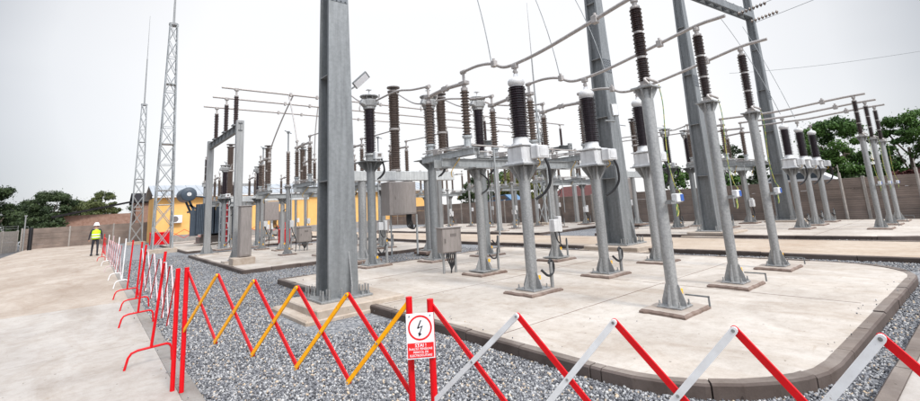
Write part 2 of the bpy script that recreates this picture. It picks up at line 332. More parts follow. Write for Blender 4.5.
def kerbed(name, pts, topmat, kerbw=.13, seg=1.0, z=0.0, sink=.006, topkerb='kerbtop'):
    inn = inset(pts, kerbw)
    b = MB(); b.prism(inn, GZ-.1, z-sink); struct(b.build(name, topmat))
    # kerb stones along the outline, a thin joint between neighbours
    k = MB(); n = len(pts); rnd = random.Random(len(name)+int(pts[0][0]*10))
    # resample outer and inner loops with equal parameters
    L = [0]
    for i in range(n): L.append(L[-1]+(Vector(pts[(i+1) % n])-Vector(pts[i])).length)
    def at(loop, s_):
        s_ %= L[-1]
        for i in range(n):
            if s_ <= L[i+1]+1e-9:
                t = (s_-L[i])/max(1e-9, L[i+1]-L[i]); return Vector(loop[i]).lerp(Vector(loop[(i+1) % n]), t)
    cuts = sorted(set([round(x, 4) for x in np.arange(0, L[-1], seg)]))
    for q, s0 in enumerate(cuts):
        s1 = (cuts[q+1] if q+1 < len(cuts) else L[-1])-.014
        ss = [s0]+[x for x in L if s0+.02 < x < s1-.02]+[s1]; dz = rnd.uniform(-.008, .008); do = rnd.uniform(-.008, .008)
        o_ = [at(pts, x) for x in ss]; i_ = [at(inn, x) for x in ss]
        for j in range(len(ss)-1):
            A, B, C_, D = o_[j], o_[j+1], i_[j+1], i_[j]; nn = Vector((-(B-A).y, (B-A).x)).normalized()
            A = A+nn*do; B = B+nn*do; A2 = A+nn*.02; B2 = B+nn*.02; zt = z+dz+.006
            vs = [(A.x, A.y, GZ-.1), (B.x, B.y, GZ-.1), (B.x, B.y, zt-.02), (A.x, A.y, zt-.02), (B2.x, B2.y, zt), (A2.x, A2.y, zt), (C_.x, C_.y, zt-.003), (D.x, D.y, zt-.003), (C_.x, C_.y, GZ-.1), (D.x, D.y, GZ-.1)]
            fs = [(0, 1, 2, 3), (3, 2, 4, 5), (5, 4, 6, 7), (7, 6, 8, 9), (0, 3, 5, 7, 9), (1, 8, 6, 4, 2)]
            k.add(vs, fs[:2]+fs[3:]); k.add(vs, [fs[2]], 1)
    struct(k.build('kerb', ['kerbm', topkerb]))
def pave(name, pts, m_, z=0.0):
    b = MB(); b.prism(pts, GZ-.1, z); return struct(b.build(name, m_))
for ox, lab in ((0, 'slab'), (15.0, 'slab')):
    kerbed('slab', rounded(4.08+ox, 1.32, 12.95+ox, 13.25, (1.6, 1.6, .1, .1)), 'conc')
    kerbed('slab', rounded(4.02+ox, 16.62, 12.95+ox, 27.6 if not ox else 36, (.1, .1, .1, .1)), 'conc')
    if not ox: kerbed('slab', rounded(4.4, 30.9, 12.95, 44, (.1, .1, .1, .1)), 'conc')
kerbed('road', rounded(14.05, .95, 17.85, 47, (.1, .1, .1, .1)), 'conc_road', seg=2.0)
kerbed('path', rounded(3.4, -4.0, 34, .98, (.6, .1, .1, .1)), 'conc_path')
# filled joints between the poured panels of the slabs
b = MB()
for x0, x1, y0, y1 in ((4.3, 12.8, 1.6, 13.1), (19.3, 27.8, 1.6, 13.1), (4.3, 12.8, 16.8, 27.4)):
    for yy in (y0+3.0, y0+6.1, y0+9.1): b.box(((x0+x1)/2, yy, -.004), (x1-x0-.05, .010, .004))
    b.box(((x0+x1)/2+.1, (y0+y1)/2, -.0045), (.010, y1-y0-.1, .003))
struct(b.build('slab_joints', 'padedge'))
# the long concrete path with the barrier, expansion joints across it
b = MB(); ys = [-6, -2.2, 3.2, 8.4, 13.2, 18, 24, 30, 36, 42, 48, 54, 60, 66]
for i in range(len(ys)-1):
    b.prism([(-4.6, ys[i]), (.80, ys[i]+.05), (.80, ys[i+1]+.038), (-4.6, ys[i+1]-.012)], GZ-.1, 0.0, 1 if ys[i] >= 13 else 0)
struct(b.build('path', ['conc_path', 'conc_path2']))
b = MB(); y = -6.0
while y < 66:
    b.prism([(.805, y), (.97, y), (.97, y+.99), (.805, y+.99)], GZ-.1, -.004); y += 1.0
struct(b.build('kerb', 'conc_kerb'))
b = MB(); b.prism([(-30, -6), (-4.65, -6), (-4.65, 66), (-30, 66)], GZ-.1, GZ+.03); struct(b.build('asphalt_road', 'asphalt'))
b = MB(); b.prism([(5.2, 46), (13.5, 46), (13.5, 48.8), (5.2, 48.8)], GZ-.1, -.02); struct(b.build('path', 'conc_path'))

# loose crushed stones in the near gravel (one mass of countless stones)
def stones():
    rng = np.random.default_rng(3)
    P = []
    def field(x0, x1, y0, y1, dens):
        k = int((x1-x0)*(y1-y0)*dens); P.append(np.c_[rng.uniform(x0, x1, k), rng.uniform(y0, y1, k)])
    field(.99, 4.06, .95, 6, 3600); field(.99, 4.06, 6, 10, 2400); field(.99, 4.06, 10, 16, 1100); field(.99, 4.1, 16, 30, 350)
    field(4.06, 8.5, 1.00, 1.31, 3600); field(8.5, 13, 1.0, 1.31, 1500); field(4.06, 5.7, 1.31, 2.9, 3000); field(.99, 3.35, -1.5, .95, 3000)
    field(12.97, 14.03, .98, 6, 1400); field(12.97, 14.03, 6, 14, 600); field(4.1, 13, 13.28, 16.6, 350); field(17.9, 19.05, 1, 8, 500)
    P = np.concatenate(P); n0 = len(P)
    stray = []
    for x0, x1, y0, y1, k in ((4.1, 4.5, 3, 13, 50), (4.6, 6.5, 3, 12, 10), (.72, .97, 1, 14, 40), (2.8, 4.6, 7.0, 8.2, 20), (5.8, 12, 1.36, 1.6, 25), (12.6, 12.95, 3, 12, 20)):
        stray.append(np.c_[rng.uniform(x0, x1, k), rng.uniform(y0, y1, k)])
    stray = np.concatenate(stray)
    # keep stones off the rounded corner of the slab and off the gantry plinth
    c = np.array([4.08+1.6, 1.32+1.6]); inc = (P[:, 0] > 4.08) & (P[:, 1] > 1.32) & (P[:, 0] < c[0]) & (P[:, 1] < c[1])
    keep = ~(inc & (np.hypot(P[:, 0]-c[0], P[:, 1]-c[1]) < 1.59)) & ~((P[:, 0] > 2.72) & (P[:, 1] > 6.95) & (P[:, 1] < 10.0)); P = P[keep]; n0 = len(P); P = np.concatenate([P, stray])
    t = (1+5**.5)/2
    V = np.array([(-1, t, 0), (1, t, 0), (-1, -t, 0), (1, -t, 0), (0, -1, t), (0, 1, t), (0, -1, -t), (0, 1, -t), (t, 0, -1), (t, 0, 1), (-t, 0, -1), (-t, 0, 1)])/1.902
    F = np.array([(0, 11, 5), (0, 5, 1), (0, 1, 7), (0, 7, 10), (0, 10, 11), (1, 5, 9), (5, 11, 4), (11, 10, 2), (10, 7, 6), (7, 1, 8), (3, 9, 4), (3, 4, 2), (3, 2, 6), (3, 6, 8), (3, 8, 9), (4, 9, 5), (2, 4, 11), (6, 2, 10), (8, 6, 7), (9, 8, 1)])
    n = len(P); r = .0062+.0125*rng.random(n)**1.6; r[n0:] *= .75; ax = rng.uniform(.6, 1.25, (n, 3)); jit = rng.uniform(.72, 1.22, (n, 12, 1))
    v = V[None]*jit*ax[:, None]*r[:, None, None]
    q = rng.normal(size=(n, 4)); q /= np.linalg.norm(q, axis=1)[:, None]; a, b_, c_, d = q.T
    Rm = np.stack([np.stack([1-2*(c_*c_+d*d), 2*(b_*c_-a*d), 2*(b_*d+a*c_)], -1), np.stack([2*(b_*c_+a*d), 1-2*(b_*b_+d*d), 2*(c_*d-a*b_)], -1), np.stack([2*(b_*d-a*c_), 2*(c_*d+a*b_), 1-2*(b_*b_+c_*c_)], -1)], 1)
    v = np.einsum('nij,nkj->nki', Rm, v)
    z = GZ+r*.35+rng.uniform(0, .014, n)+.008*np.sin(P[:, 0]*3.1)*np.sin(P[:, 1]*2.3)
    z[n0:] = .012+r[n0:]*.4
    v += np.c_[P, z][:, None]
    f = (F[None]+(np.arange(n)*12)[:, None, None]).reshape(-1, 3)
    me = bpy.data.meshes.new('gravel'); me.vertices.add(n*12); me.vertices.foreach_set('co', v.reshape(-1).astype(np.float32))
    me.loops.add(len(f)*3); me.loops.foreach_set('vertex_index', f.reshape(-1).astype(np.int32))
    me.polygons.add(len(f)); me.polygons.foreach_set('loop_start', (np.arange(len(f))*3).astype(np.int32)); me.polygons.foreach_set('loop_total', np.full(len(f), 3, np.int32))
    at = me.attributes.new('shade', 'FLOAT', 'POINT'); at.data.foreach_set('value', np.repeat(rng.uniform(0, 1, n), 12).astype(np.float32))
    me.materials.append(M['stones']); me.update(calc_edges=True); me.validate()
    o = bpy.data.objects.new('gravel', me); COL.objects.link(o); return o
tag(stones(), 'loose crushed grey stones covering the yard between path and slabs', 'gravel', kind='stuff')

# ------------------------------------------------------------------ boundary walls
def wall_run(label, p0, p1, h=2.0, postw=.16, step=3.0, matn='wall', wire=False, posth=0.02):
    p0 = Vector(p0); p1 = Vector(p1); L = (p1-p0).length; a = math.atan2(p1.y-p0.y, p1.x-p0.x)
    t = thing('boundary_wall', label, 'wall', (p0.x, p0.y, GZ), a)
    n = max(1, int(L/step)); st = L/n
    m_ = MB()
    for i in range(n):
        for k in range(4):
            m_.box((st*(i+.5), 0, .02+h/4*(k+.5)), (st-postw*.6, .055, h/4-.012), bev=.008)
    m_.build('wall_panel', matn, t)
    for i in range(n+1):
        q = MB(); q.box((st*i, 0, (h+.06)/2+posth/2), (postw*.8, postw, h+.06+posth), bev=.012); q.build('post', 'pole_conc', t)
    if wire:
        q = MB()
        for k in range(2): q.cyl((0, 0, h+.25+.2*k), (L, 0, h+.25+.2*k), .012, n=5)
        for i in range(n+1): q.cyl((st*i, 0, h), (st*i, 0, h+.5), .02, n=6)
        q.build('fence_wire', 'galv', t)
    return t
wall_run('long brown panel wall closing the yard behind the right-hand equipment', (28.9, -14), (28.9, 60), 2.05)
wall_run('far brown panel wall behind the worker in the hi-vis vest', (-5.0, 60), (8.8, 60), 2.05)
wall_run('grey panel wall with wire on top at the far left edge', (-9.2, 40), (-5.3, 60), 1.9, matn='pole_conc', wire=True)
wall_run('brown panel wall glimpsed beyond the orange building', (29.0, 60.2), (60, 60.2), 2.05)
for i, (px, py) in enumerate(((28.55, 2.6), (28.55, 5.3), (28.55, -.5), (28.55, 11.5), (28.55, 17.0))):
    q = MB(); q.cyl((0, 0, 0), (0, 0, 2.35), .07, .06, 10); q.cyl((0, 0, 2.35), (0, 0, 2.75), .022, n=6)
    o = q.build('concrete_post', 'pole_conc', loc=(px, py, GZ))
    tag(o, ['pale concrete post with a metal tip before the wall, right of the far arresters', 'pale concrete post with a metal tip before the wall, between far arresters and far transformers',
            'pale concrete post at the right end of the boundary wall', 'pale concrete post before the wall left of the far gantry column', 'pale concrete post before the wall at mid yard'][i], 'post', 'concrete posts before the boundary wall')

# ------------------------------------------------------------------ equipment helpers
def sheds(b, z0, z1, rc, rs, n, mi=0, seg=14, o=(0, 0)):
    prof = [(rc, z0)]; p = (z1-z0)/n
    for i in range(n):
        z = z0+i*p; big = rs if i % 2 == 0 else rs-(rs-rc)*.28
        prof += [(rc, z+p*.28), (big, z+p*.42), (big, z+p*.55), (rc, z+p*.86)]
    prof.append((rc, z1)); b.lathe((o[0], o[1], 0), prof, seg, mi); return b
def rough_pad(cx, cy, X, Y, h, seed):
    """hand-finished concrete pad: trowelled pale top, crumbly brown rim"""
    r_ = random.Random(seed); N = 36; p = MB(); ring = []
    for i in range(N):
        t_ = i/N*4; k = int(t_); f = t_-k
        c = [(-1, -1), (1, -1), (1, 1), (-1, 1)]; a_, b_ = c[k], c[(k+1) % 4]
        ring.append([(a_[0]+(b_[0]-a_[0])*f)*X, (a_[1]+(b_[1]-a_[1])*f)*Y])
    sk = r_.uniform(-.05, .05)
    out_ = [(cx+x*(1+r_.uniform(-.035, .03))+sk*y, cy+y*(1+r_.uniform(-.035, .03))) for x, y in ring]; top = [(cx+(x-cx)*.93, cy+(y-cy)*.92) for x, y in out_]
    v = [(x, y, -.05) for x, y in out_]+[(x+r_.uniform(-.008, .008), y, h*.45) for x, y in out_]+[(x, y, h+r_.uniform(-.006, .004)) for x, y in top]
    for k in range(2): p.add(v, [(k*N+i, k*N+(i+1) % N, (k+1)*N+(i+1) % N, (k+1)*N+i) for i in range(N)], 1)
    p.add(v, [tuple(range(2*N, 3*N))], 0); return p
def footing(parent, post_r=.12, pad=(.78, .62), h=.10):
    rough_pad(0, 0, pad[0]/2, pad[1]/2, h*.5, int(pad[0]*100)+len(COL.objects)).build('footing', ['pad', 'padedge'], parent)
    b = MB(); pr_ = post_r*2.1; z = h*.5
    b.box((0, 0, z+.012), (pr_*2, pr_*2, .024), bev=.004)
    for a in range(4):
        c, s_ = math.cos(R(90*a)), math.sin(R(90*a))
        e = [(c*post_r*.9, s_*post_r*.9, z+.02), (c*pr_*.98, s_*pr_*.98, z+.02), (c*pr_*.98, s_*pr_*.98, z+.07), (c*(post_r+.01), s_*(post_r+.01), z+.32), (c*post_r*.9, s_*post_r*.9, z+.32)]
        b.plate(e, .014)
    q = MB()
    for sx in (-1, 1):
        for sy in (-1, 1): q.cyl((sx*pr_*.8, sy*pr_*.8, z), (sx*pr_*.8, sy*pr_*.8, z+.10), .013, n=6); q.cyl((sx*pr_*.8, sy*pr_*.8, z+.024), (sx*pr_*.8, sy*pr_*.8, z+.05), .024, n=6)
    b.v += q.v; o_ = len(b.v)-len(q.v); b.f += [tuple(i+o_ for i in f) for f in q.f]; b.m += q.m; b.sm += q.sm; b.build('base_plate', 'galv', parent)
    t = MB(); t.box((post_r*.55, -post_r-.02, z+.22), (.06, .012, .075)); t.build('tag', 'tag', parent)
    return z
def flange(b, r, z, w, n=8, mi=0, drop=.34):
    """square head plate carried by gussets that taper down onto the post"""
    b.box((0, 0, z-.012), (w, w, .024), mi=mi)
    for a in range(n):
        c, s_ = math.cos(2*math.pi*a/n), math.sin(2*math.pi*a/n); w2 = w*.48
        b.plate([(c*r*.9, s_*r*.9, z-.024), (c*w2, s_*w2, z-.024), (c*w2, s_*w2, z-.06), (c*r*.9, s_*r*.9, z-drop)], .012, mi)

# ------------------------------------------------------------------ surge arrester on post
def make_arrester():
    t = thing('surge_arrester', '', 'surge arrester')
    z = footing(t, .088, (.84, .70))
    p = MB(); p.cyl((0, 0, z), (0, 0, 3.36), .084, .092, 20); flange(p, .09, 3.40, .34, 6, drop=.22); p.build('post', 'galv', t)
    for k, z0 in enumerate((3.50, 3.93, 4.36)):
        i = MB(); sheds(i, z0, z0+.385, .058, .098, 11)
        if k < 2: i.lathe((0, 0, 0), [(.062, z0+.385), (.070, z0+.39), (.070, z0+.425), (.062, z0+.43)], 14, 1)
        i.build('insulator', ['brown', 'alu'], t)
    f = MB(); f.lathe((0, 0, 0), [(.07, 4.745), (.078, 4.76), (.078, 4.79), (.04, 4.80), (.04, 4.86), (.06, 4.87), (.06, 4.93), (.03, 4.95)], 12)
    f.build('terminal', 'alu', t)
    f = MB(); f.lathe((0, 0, 0), [(.12, 3.402), (.12, 3.43), (.075, 3.45), (.075, 3.5)], 14); f.tube(bez((-.12, -.12, 3.42), (-.22, 0, 3.60), (.10, -.16, 3.46)), .022, 6); f.build('base_fitting', 'alu', t)
    # counter box on a little arm with the yellow-green wire coming down to it
    a = MB(); a.box((.02, -.17, 1.56), (.30, .10, .03)); a.box((0, -.15, 1.59), (.06, .1, .02)); a.build('bracket', 'galv', t)
    c = MB(); c.box((.13, -.20, 1.63), (.20, .09, .13), bev=.01); c.build('counter_box', 'white', t)
    c2 = MB(); c2.box((.18, -.249, 1.63), (.085, .012, .10)); c2.build('counter_face', 'blue', t)
    w_ = MB(); w_.tube(spline([(.16, -.14, 3.44), (.17, -.16, 3.1), (.15, -.14, 2.6), (.13, -.14, 2.2), (.16, -.17, 1.85), (.24, -.2, 1.72), (.20, -.2, 1.69)]), .0075, 6)
    w_.tube(spline([(.08, -.2, 1.57), (.02, -.22, 1.45), (.05, -.2, 1.36), (.11, -.2, 1.42), (.10, -.2, 1.56)]), .009, 6)
    w_.build('earth_wire', 'earth', t)
    l = MB(); l.box((.10, -.30, .22), (.02, .34, .02)); l.box((.10, -.46, .16), (.02, .02, .14)); l.build('earth_strap', 'galv_dark', t)
    return t
PX = (6.79, 9.14, 11.48)
ORD = ('nearest', 'middle', 'farthest'); ORDF = ('left', 'middle', 'right')
sa, used = make_arrester(), [False]
for k, x in enumerate(PX): place(sa, used, (x, 3.45, 0), f'{ORD[k]} of the three tall brown surge arresters standing at the near slab edge', 'surge arresters on posts')
for k, x in enumerate((22.3, 24.45, 26.5)): place(sa, used, (x, 3.25, 0), f'{ORDF[k]} surge arrester of the far right trio in front of the boundary wall', 'surge arresters on posts')

for k, x in enumerate((6.95, 9.3, 11.6)): place(sa, used, (x, 40.8, 0), f'{("left", "middle", "right")[k]} of the distant tall post insulators standing behind the blue-grey transformer', 'surge arresters on posts', scale=(1.38, 1.38, 1.38))
b = MB(); b.box((0, 0, 0), (5.2, .14, .22)); tag(b.build('cross_beam', 'galv', loc=(9.3, 40.66, 4.5)), 'thin horizontal steel beam joining the distant post insulators behind the transformer', 'beam')
# ------------------------------------------------------------------ current transformer on post
def make_ct():
    t = thing('current_transformer', '', 'transformer')
    z = footing(t, .112, (.86, .72))
    p = MB(); p.cyl((0, 0, z), (0, 0, 2.40), .110, .112, 20); flange(p, .112, 2.44, .60, 8); p.build('post', 'galv', t)
    h = MB(); h.box((0, 0, 2.62), (.44, .44, .36), bev=.03); h.box((0, 0, 2.815), (.50, .50, .03), bev=.005); h.box((0, 0, 2.46), (.52, .52, .03), bev=.005)
    for sx in (-1, 1):
        for sy in (-1, 1): h.cyl((sx*.22, sy*.22, 2.44), (sx*.22, sy*.22, 2.52), .02, n=6)
    h.lathe((0, 0, 0), [(.20, 2.83), (.20, 2.86), (.165, 2.88), (.16, 2.97), (.15, 2.99)], 18, smooth=True); h.build('housing', 'boxgrey', t)
    j = MB(); j.box((.16, -.33, 2.66), (.34, .20, .26), bev=.015); j.box((.16, -.435, 2.66), (.24, .012, .17), bev=.004); j.build('terminal_box', 'boxgrey', t)
    i = MB(); sheds(i, 2.99, 4.06, .125, .190, 22, seg=20); i.build('insulator', 'black', t)
    d = MB(); d.lathe((0, 0, 0), [(.13, 4.05), (.14, 4.075), (.165, 4.10), (.178, 4.14), (.174, 4.18), (.15, 4.215), (.10, 4.25), (.05, 4.265), (.045, 4.33)], 20, smooth=True); d.build('expansion_head', 'white', t)
    m_ = MB(); m_.cyl((0, 0, 4.31), (0, 0, 4.52), .035, n=10); m_.box((0, 0, 4.50), (.09, .14, .10), bev=.01); m_.cyl((-.05, 0, 4.38), (.05, 0, 4.38), .03, n=8); m_.build('terminal', 'alu', t)
    c = MB(); c.tube(spline([(.22, -.40, 2.54), (.26, -.44, 2.35), (.31, -.40, 2.05), (.24, -.28, 1.85), (.13, -.15, 1.74)]), .028, 8); c.build('cable', 'rubber', t)
    y_ = MB(); y_.tube(spline([(.05, -.30, 2.60), (.10, -.36, 2.48), (.16, -.3, 2.42), (.2, -.2, 2.38)]), .009, 6); y_.build('earth_wire', 'orange_wire', t)
    # cable conduit standing beside the post with a loop of black cable
    q = MB(); q.cyl((.36, -.18, 0), (.36, -.18, .52), .035, n=10); q.build('conduit', 'galv', t)
    k = MB(); k.tube(spline([(.12, -.14, .40), (.2, -.2, .30), (.30, -.2, .28), (.40, -.2, .34), (.42, -.2, .48), (.36, -.18, .56), (.30, -.18, .50)]), .024, 8); k.build('cable_loop', 'rubber', t)
    return t
ct, used = make_ct(), [False]
CTX = (6.66, 9.0, 11.32)
for k, x in enumerate(CTX): place(ct, used, (x, (6.12, 6.05, 6.02)[k], 0), f'{ORD[k]} of the three white-headed black current transformers on the near slab', 'current transformers on posts')
for k, x in enumerate((22.2, 24.3, 26.4)): place(ct, used, (x, 5.6, 0), f'{ORDF[k]} white-headed current transformer of the far right trio before the green tree', 'current transformers on posts')

# ------------------------------------------------------------------ disconnector: platform on two posts, three poles
def make_disconnector(dx=2.34):
    t = thing('disconnector', '', 'disconnector')
    for sx in (-1.42, 1.42):
        e = MB(); r = .125
        e.cyl((sx, 0, .05), (sx, 0, 2.60), .108, .108, 18); e.box((sx, 0, 2.63), (.5, .5, .03))
        for a in range(8):
            c, s_ = math.cos(math.pi*a/4), math.sin(math.pi*a/4)
            e.plate([(sx+c*.11, s_*.11, 2.61), (sx+c*.24, s_*.24, 2.61), (sx+c*.24, s_*.24, 2.58), (sx+c*.11, s_*.11, 2.34)], .012)
            if a % 2 == 0: e.plate([(sx+c*.11, s_*.11, .09), (sx+c*.27, s_*.27, .09), (sx+c*.27, s_*.27, .13), (sx+c*.12, s_*.12, .40)], .014)
        e.box((sx, 0, .085), (.54, .54, .024)); e.build('post', 'galv', t)
        rough_pad(sx, 0, .44, .37, .055, int(sx*10)+77).build('footing', ['pad', 'padedge'], t)
        f = MB(); f.box((sx+.07, -.145, .32), (.06, .012, .075)); f.build('tag', 'tag', t)
        f = MB(); f.cyl((sx+.42, -.10, 0), (sx+.42, -.10, .55), .03, n=8); f.build('conduit', 'galv', t)
        f = MB(); f.tube(spline([(sx+.12, -.1, .45), (sx+.22, -.14, .35), (sx+.34, -.14, .38), (sx+.42, -.1, .58)]), .02, 6); f.build('cable_loop', 'rubber', t)
    b = MB()
    for sy in (-.16, .16):     # pair of channels
        b.box((0, sy, 2.75), (2*dx+.7, .012, .20)); b.box((0, sy+(.03 if sy > 0 else -.03), 2.848), (2*dx+.7, .07, .012)); b.box((0, sy+(.03 if sy > 0 else -.03), 2.652), (2*dx+.7, .07, .012))
    for k in range(-3, 4): b.box((k*.78, 0, 2.75), (.02, .306, .16))
    b.build('beam', 'galv_light', t)
    for k in (-1, 0, 1):
        x = k*dx
        r = MB(); r.box((x-.08, 0, 2.93), (.014, 2.1, .14)); r.box((x+.08, 0, 2.93), (.014, 2.1, .14)); r.box((x, 0, 3.006), (.24, 2.1, .012))
        for yy in (-.95, .95): r.box((x, yy, 2.93), (.14, .06, .13))
        for yy in (-.75, .75): r.lathe((x, yy, 0), [(.16, 3.012), (.16, 3.04), (.09, 3.05), (.08, 3.26), (.12, 3.28), (.12, 3.33)], 12)
        r.build('base_rail', 'galv_light', t)
        i = None
        for yy in (-.75, .75):
            i = MB(); sheds(i, 3.33, 4.42, .068, .118, 15, o=(x, yy)); i.build('insulator', 'taupe', t)
        a = MB()
        for yy in (-.75, .75):
            a.lathe((x, yy, 0), [(.08, 4.42), (.085, 4.44), (.085, 4.50), (.05, 4.52), (.05, 4.58)], 12); a.box((x, yy, 4.62), (.16, .24, .09), bev=.01)
            a.cyl((x, yy, 4.66), (x, yy, 4.86), .034, n=10); a.cyl((x, yy-.07, 4.90), (x, yy+.07, 4.90), .055, n=10)
        a.cyl((x, -.70, 4.62), (x, -.08, 4.66), .048, n=10); a.cyl((x, .70, 4.62), (x, .08, 4.66), .048, n=10)
        a.box((x, 0, 4.66), (.10, .24, .12), bev=.01); a.cyl((x, -.08, 4.58), (x, -.08, 4.74), .03, n=8); a.cyl((x, .06, 4.58), (x, .06, 4.74), .03, n=8)
        a.build('contact_arm', 'alu', t)
        l = MB(); l.cyl((x+.16, -.75, 3.14), (x-.16, .75, 3.14), .018, n=6); l.cyl((x+.03, -.75, 3.11), (x+.03+(dx if k < 1 else .1), -.75, 3.11), .02, n=6)
        l.cyl((x-.12, -.95, 3.04), (x-.12, .95, 3.10), .016, n=6); l.cyl((x-.05, .75, 3.2), (x-.05+(dx if k < 1 else .1), .75, 3.2), .016, n=6)
        l.box((x+.13, -.4, 3.06), (.08, .3, .10)); l.box((x-.12, .35, 3.07), (.07, .22, .12)); l.build('operating_linkage', 'alu', t)
        w_ = MB(); w_.tube(spline([(x+.1, -.17, 2.98), (x+.14, -.24, 2.86), (x+.02, -.22, 2.70), (x-.1, -.2, 2.52), (x-.04, -.14, 2.4)]), .010, 6); w_.build('earth_wire', 'orange_wire', t)
    o_ = MB(); o_.cyl((-1.05, -.28, .9), (-1.05, -.28, 3.1), .024, n=8); o_.build('drive_rod', 'galv_light', t); o_ = MB(); o_.cyl((1.05, -.26, 1.15), (1.05, -.26, 3.1), .02, n=8); o_.build('drive_rod', 'galv_light', t)
    o_ = MB(); o_.box((1.05, -.34, 1.0), (.22, .2, .34), bev=.01); o_.box((1.38, -.22, 1.02), (.14, .16, .44), bev=.01); o_.build('drive_box', 'boxgrey', t)
    o_ = MB(); o_.tube(spline([(1.05, -.34, .84), (1.1, -.36, .6), (1.3, -.3, .5), (1.38, -.22, .8)]), .02, 6); o_.build('cable', 'rubber', t); o_ = MB(); o_.tube(spline([(-1.5, -.2, 2.5), (-1.3, -.26, 2.3), (-1.28, -.2, 2.1), (-1.42, -.13, 1.98)]), .022, 6); o_.build('cable', 'rubber', t)
    return t
ds, used = make_disconnector(), [False]
DS = [((9.14, 8.70), 'disconnector on the near slab, its three pairs of taupe insulators standing behind the white-headed transformers'),
      ((24.3, 8.60), 'disconnector on the far right slab in front of the boundary wall and green bushes'),
      ((9.14, 18.7), 'disconnector just beyond the white breaker beam, half hidden by it'),
      ((9.14, 24.2), 'disconnector under the tube busbars right of the red ladder'),
      ((24.3, 18.4), 'disconnector in the middle distance in front of the dark red roof'),
      ((24.3, 25.0), 'small far disconnector seen between posts before the yellow-green trees'),
      ((24.3, 33.0), 'remote disconnector near the end of the far slab, mostly hidden behind posts'),
      ((9.14, 35.6), 'most distant disconnector in front of the orange building')]
for (x, y), lb in DS: place(ds, used, (x, y, 0), lb, 'three-pole disconnectors')

# ------------------------------------------------------------------ voltage transformer (black insulator, metal head)
def make_vt():
    t = thing('voltage_transformer', '', 'transformer')
    z = footing(t, .14, (.95, .8))
    p = MB(); p.cyl((0, 0, z), (0, 0, 3.22), .14, .135, 20); flange(p, .14, 3.28, .86, 8); p.build('post', 'galv_dark', t)
    j = MB(); j.box((.16, -.20, 3.46), (.30, .22, .24), bev=.015); j.box((.16, -.315, 3.48), (.16, .01, .12)); j.build('terminal_box', 'boxgrey', t)
    jj = MB(); jj.box((.16, -.323, 3.48), (.12, .01, .09)); jj.build('gauge', 'darkcab', t)
    h = MB(); h.lathe((0, 0, 0), [(.24, 3.282), (.24, 3.31), (.15, 3.33), (.15, 3.42), (.19, 3.50), (.16, 3.56)], 16)
    h.cyl((-.30, -.05, 3.36), (-.10, -.05, 3.60), .02, n=6); h.build('base_tank', 'galv', t)
    i = MB(); sheds(i, 3.56, 5.02, .13, .195, 26, seg=18); i.build('insulator', 'black', t)
    d = MB(); d.lathe((0, 0, 0), [(.17, 5.02), (.2, 5.04), (.2, 5.10), (.24, 5.14), (.26, 5.30), (.22, 5.36)], 16)
    d.box((-.22, -.05, 5.22), (.24, .20, .20), bev=.03, ry=.4); d.box((.24, .04, 5.30), (.26, .16, .12), bev=.02)
    for a in range(8): c, s_ = math.cos(math.pi*a/4), math.sin(math.pi*a/4); d.cyl((c*.22, s_*.22, 5.34), (c*.26, s_*.26, 5.46), .012, n=5)
    d.lathe((0, 0, 0), [(.30, 5.45), (.31, 5.47), (.30, 5.49), (.24, 5.49)], 16); d.cyl((0, 0, 5.36), (0, 0, 5.50), .07, n=8); d.build('head', 'galv', t)
    d = MB(); d.tube(bez((.26, .05, 5.30), (.42, .05, 5.42), (.40, .02, 5.60), 6), .022, 6); d.build('jumper', 'alu', t); d = MB(); d.tube(bez((-.30, -.05, 5.18), (-.44, -.08, 5.05), (-.36, -.05, 4.92), 6), .018, 6); d.build('jumper', 'alu', t)
    u = MB(); u.box((0, 0, 5.70), (.16, .16, .018), bev=.004); u.cyl((0, 0, 5.5), (0, 0, 5.70), .02, n=6); u.build('vent_cap', 'boxgrey', t)
    c = MB(); c.tube(spline([(.24, -.3, 3.36), (.30, -.34, 3.1), (.32, -.3, 2.9), (.2, -.2, 2.72)]), .028, 8)
    c.tube(spline([(.26, -.26, 3.34), (.34, -.28, 3.05), (.30, -.22, 2.85), (.16, -.14, 2.7)]), .024, 8); c.build('cable', 'rubber', t)
    k = MB(); k.cyl((.45, -.1, 0), (.45, -.1, .6), .045, n=8); k.build('conduit', 'galv', t)
    k = MB(); k.tube(spline([(.12, -.14, .5), (.2, -.2, .38), (.3, -.2, .45), (.38, -.15, .6), (.45, -.1, .6)]), .024, 8); k.build('cable_loop', 'rubber', t)
    return t
vt, used = make_vt(), [False]
VT = [((6.95, 13.05), 1, 'black-insulated voltage transformer just right of the big near gantry column'),
      ((8.78, 12.2), 1, 'voltage transformer rising behind the grey-brown control cabinet on its short legs'),
      ((10.5, 11.6), 1, 'voltage transformer tucked behind the near disconnector platform'),
      ((22.4, 10.7), .9, 'left of the two black voltage transformers seen right of the nearest arrester post'),
      ((24.05, 10.4), .9, 'right of the two black voltage transformers seen left of the far gantry column'),
      ((6.1, 29.8), .90, 'black voltage transformer seen between the two legs of the busbar portal'),
      ((7.9, 29.4), .88, 'black voltage transformer just right of the busbar portal'),
      ((10.4, 22.0), .9, 'voltage transformer in the clutter between portal and near gantry column')]
for (x, y), s_, lb in VT: place(vt, used, (x, y, 0), lb, 'voltage transformers with black insulators', scale=(s_, s_, s_))

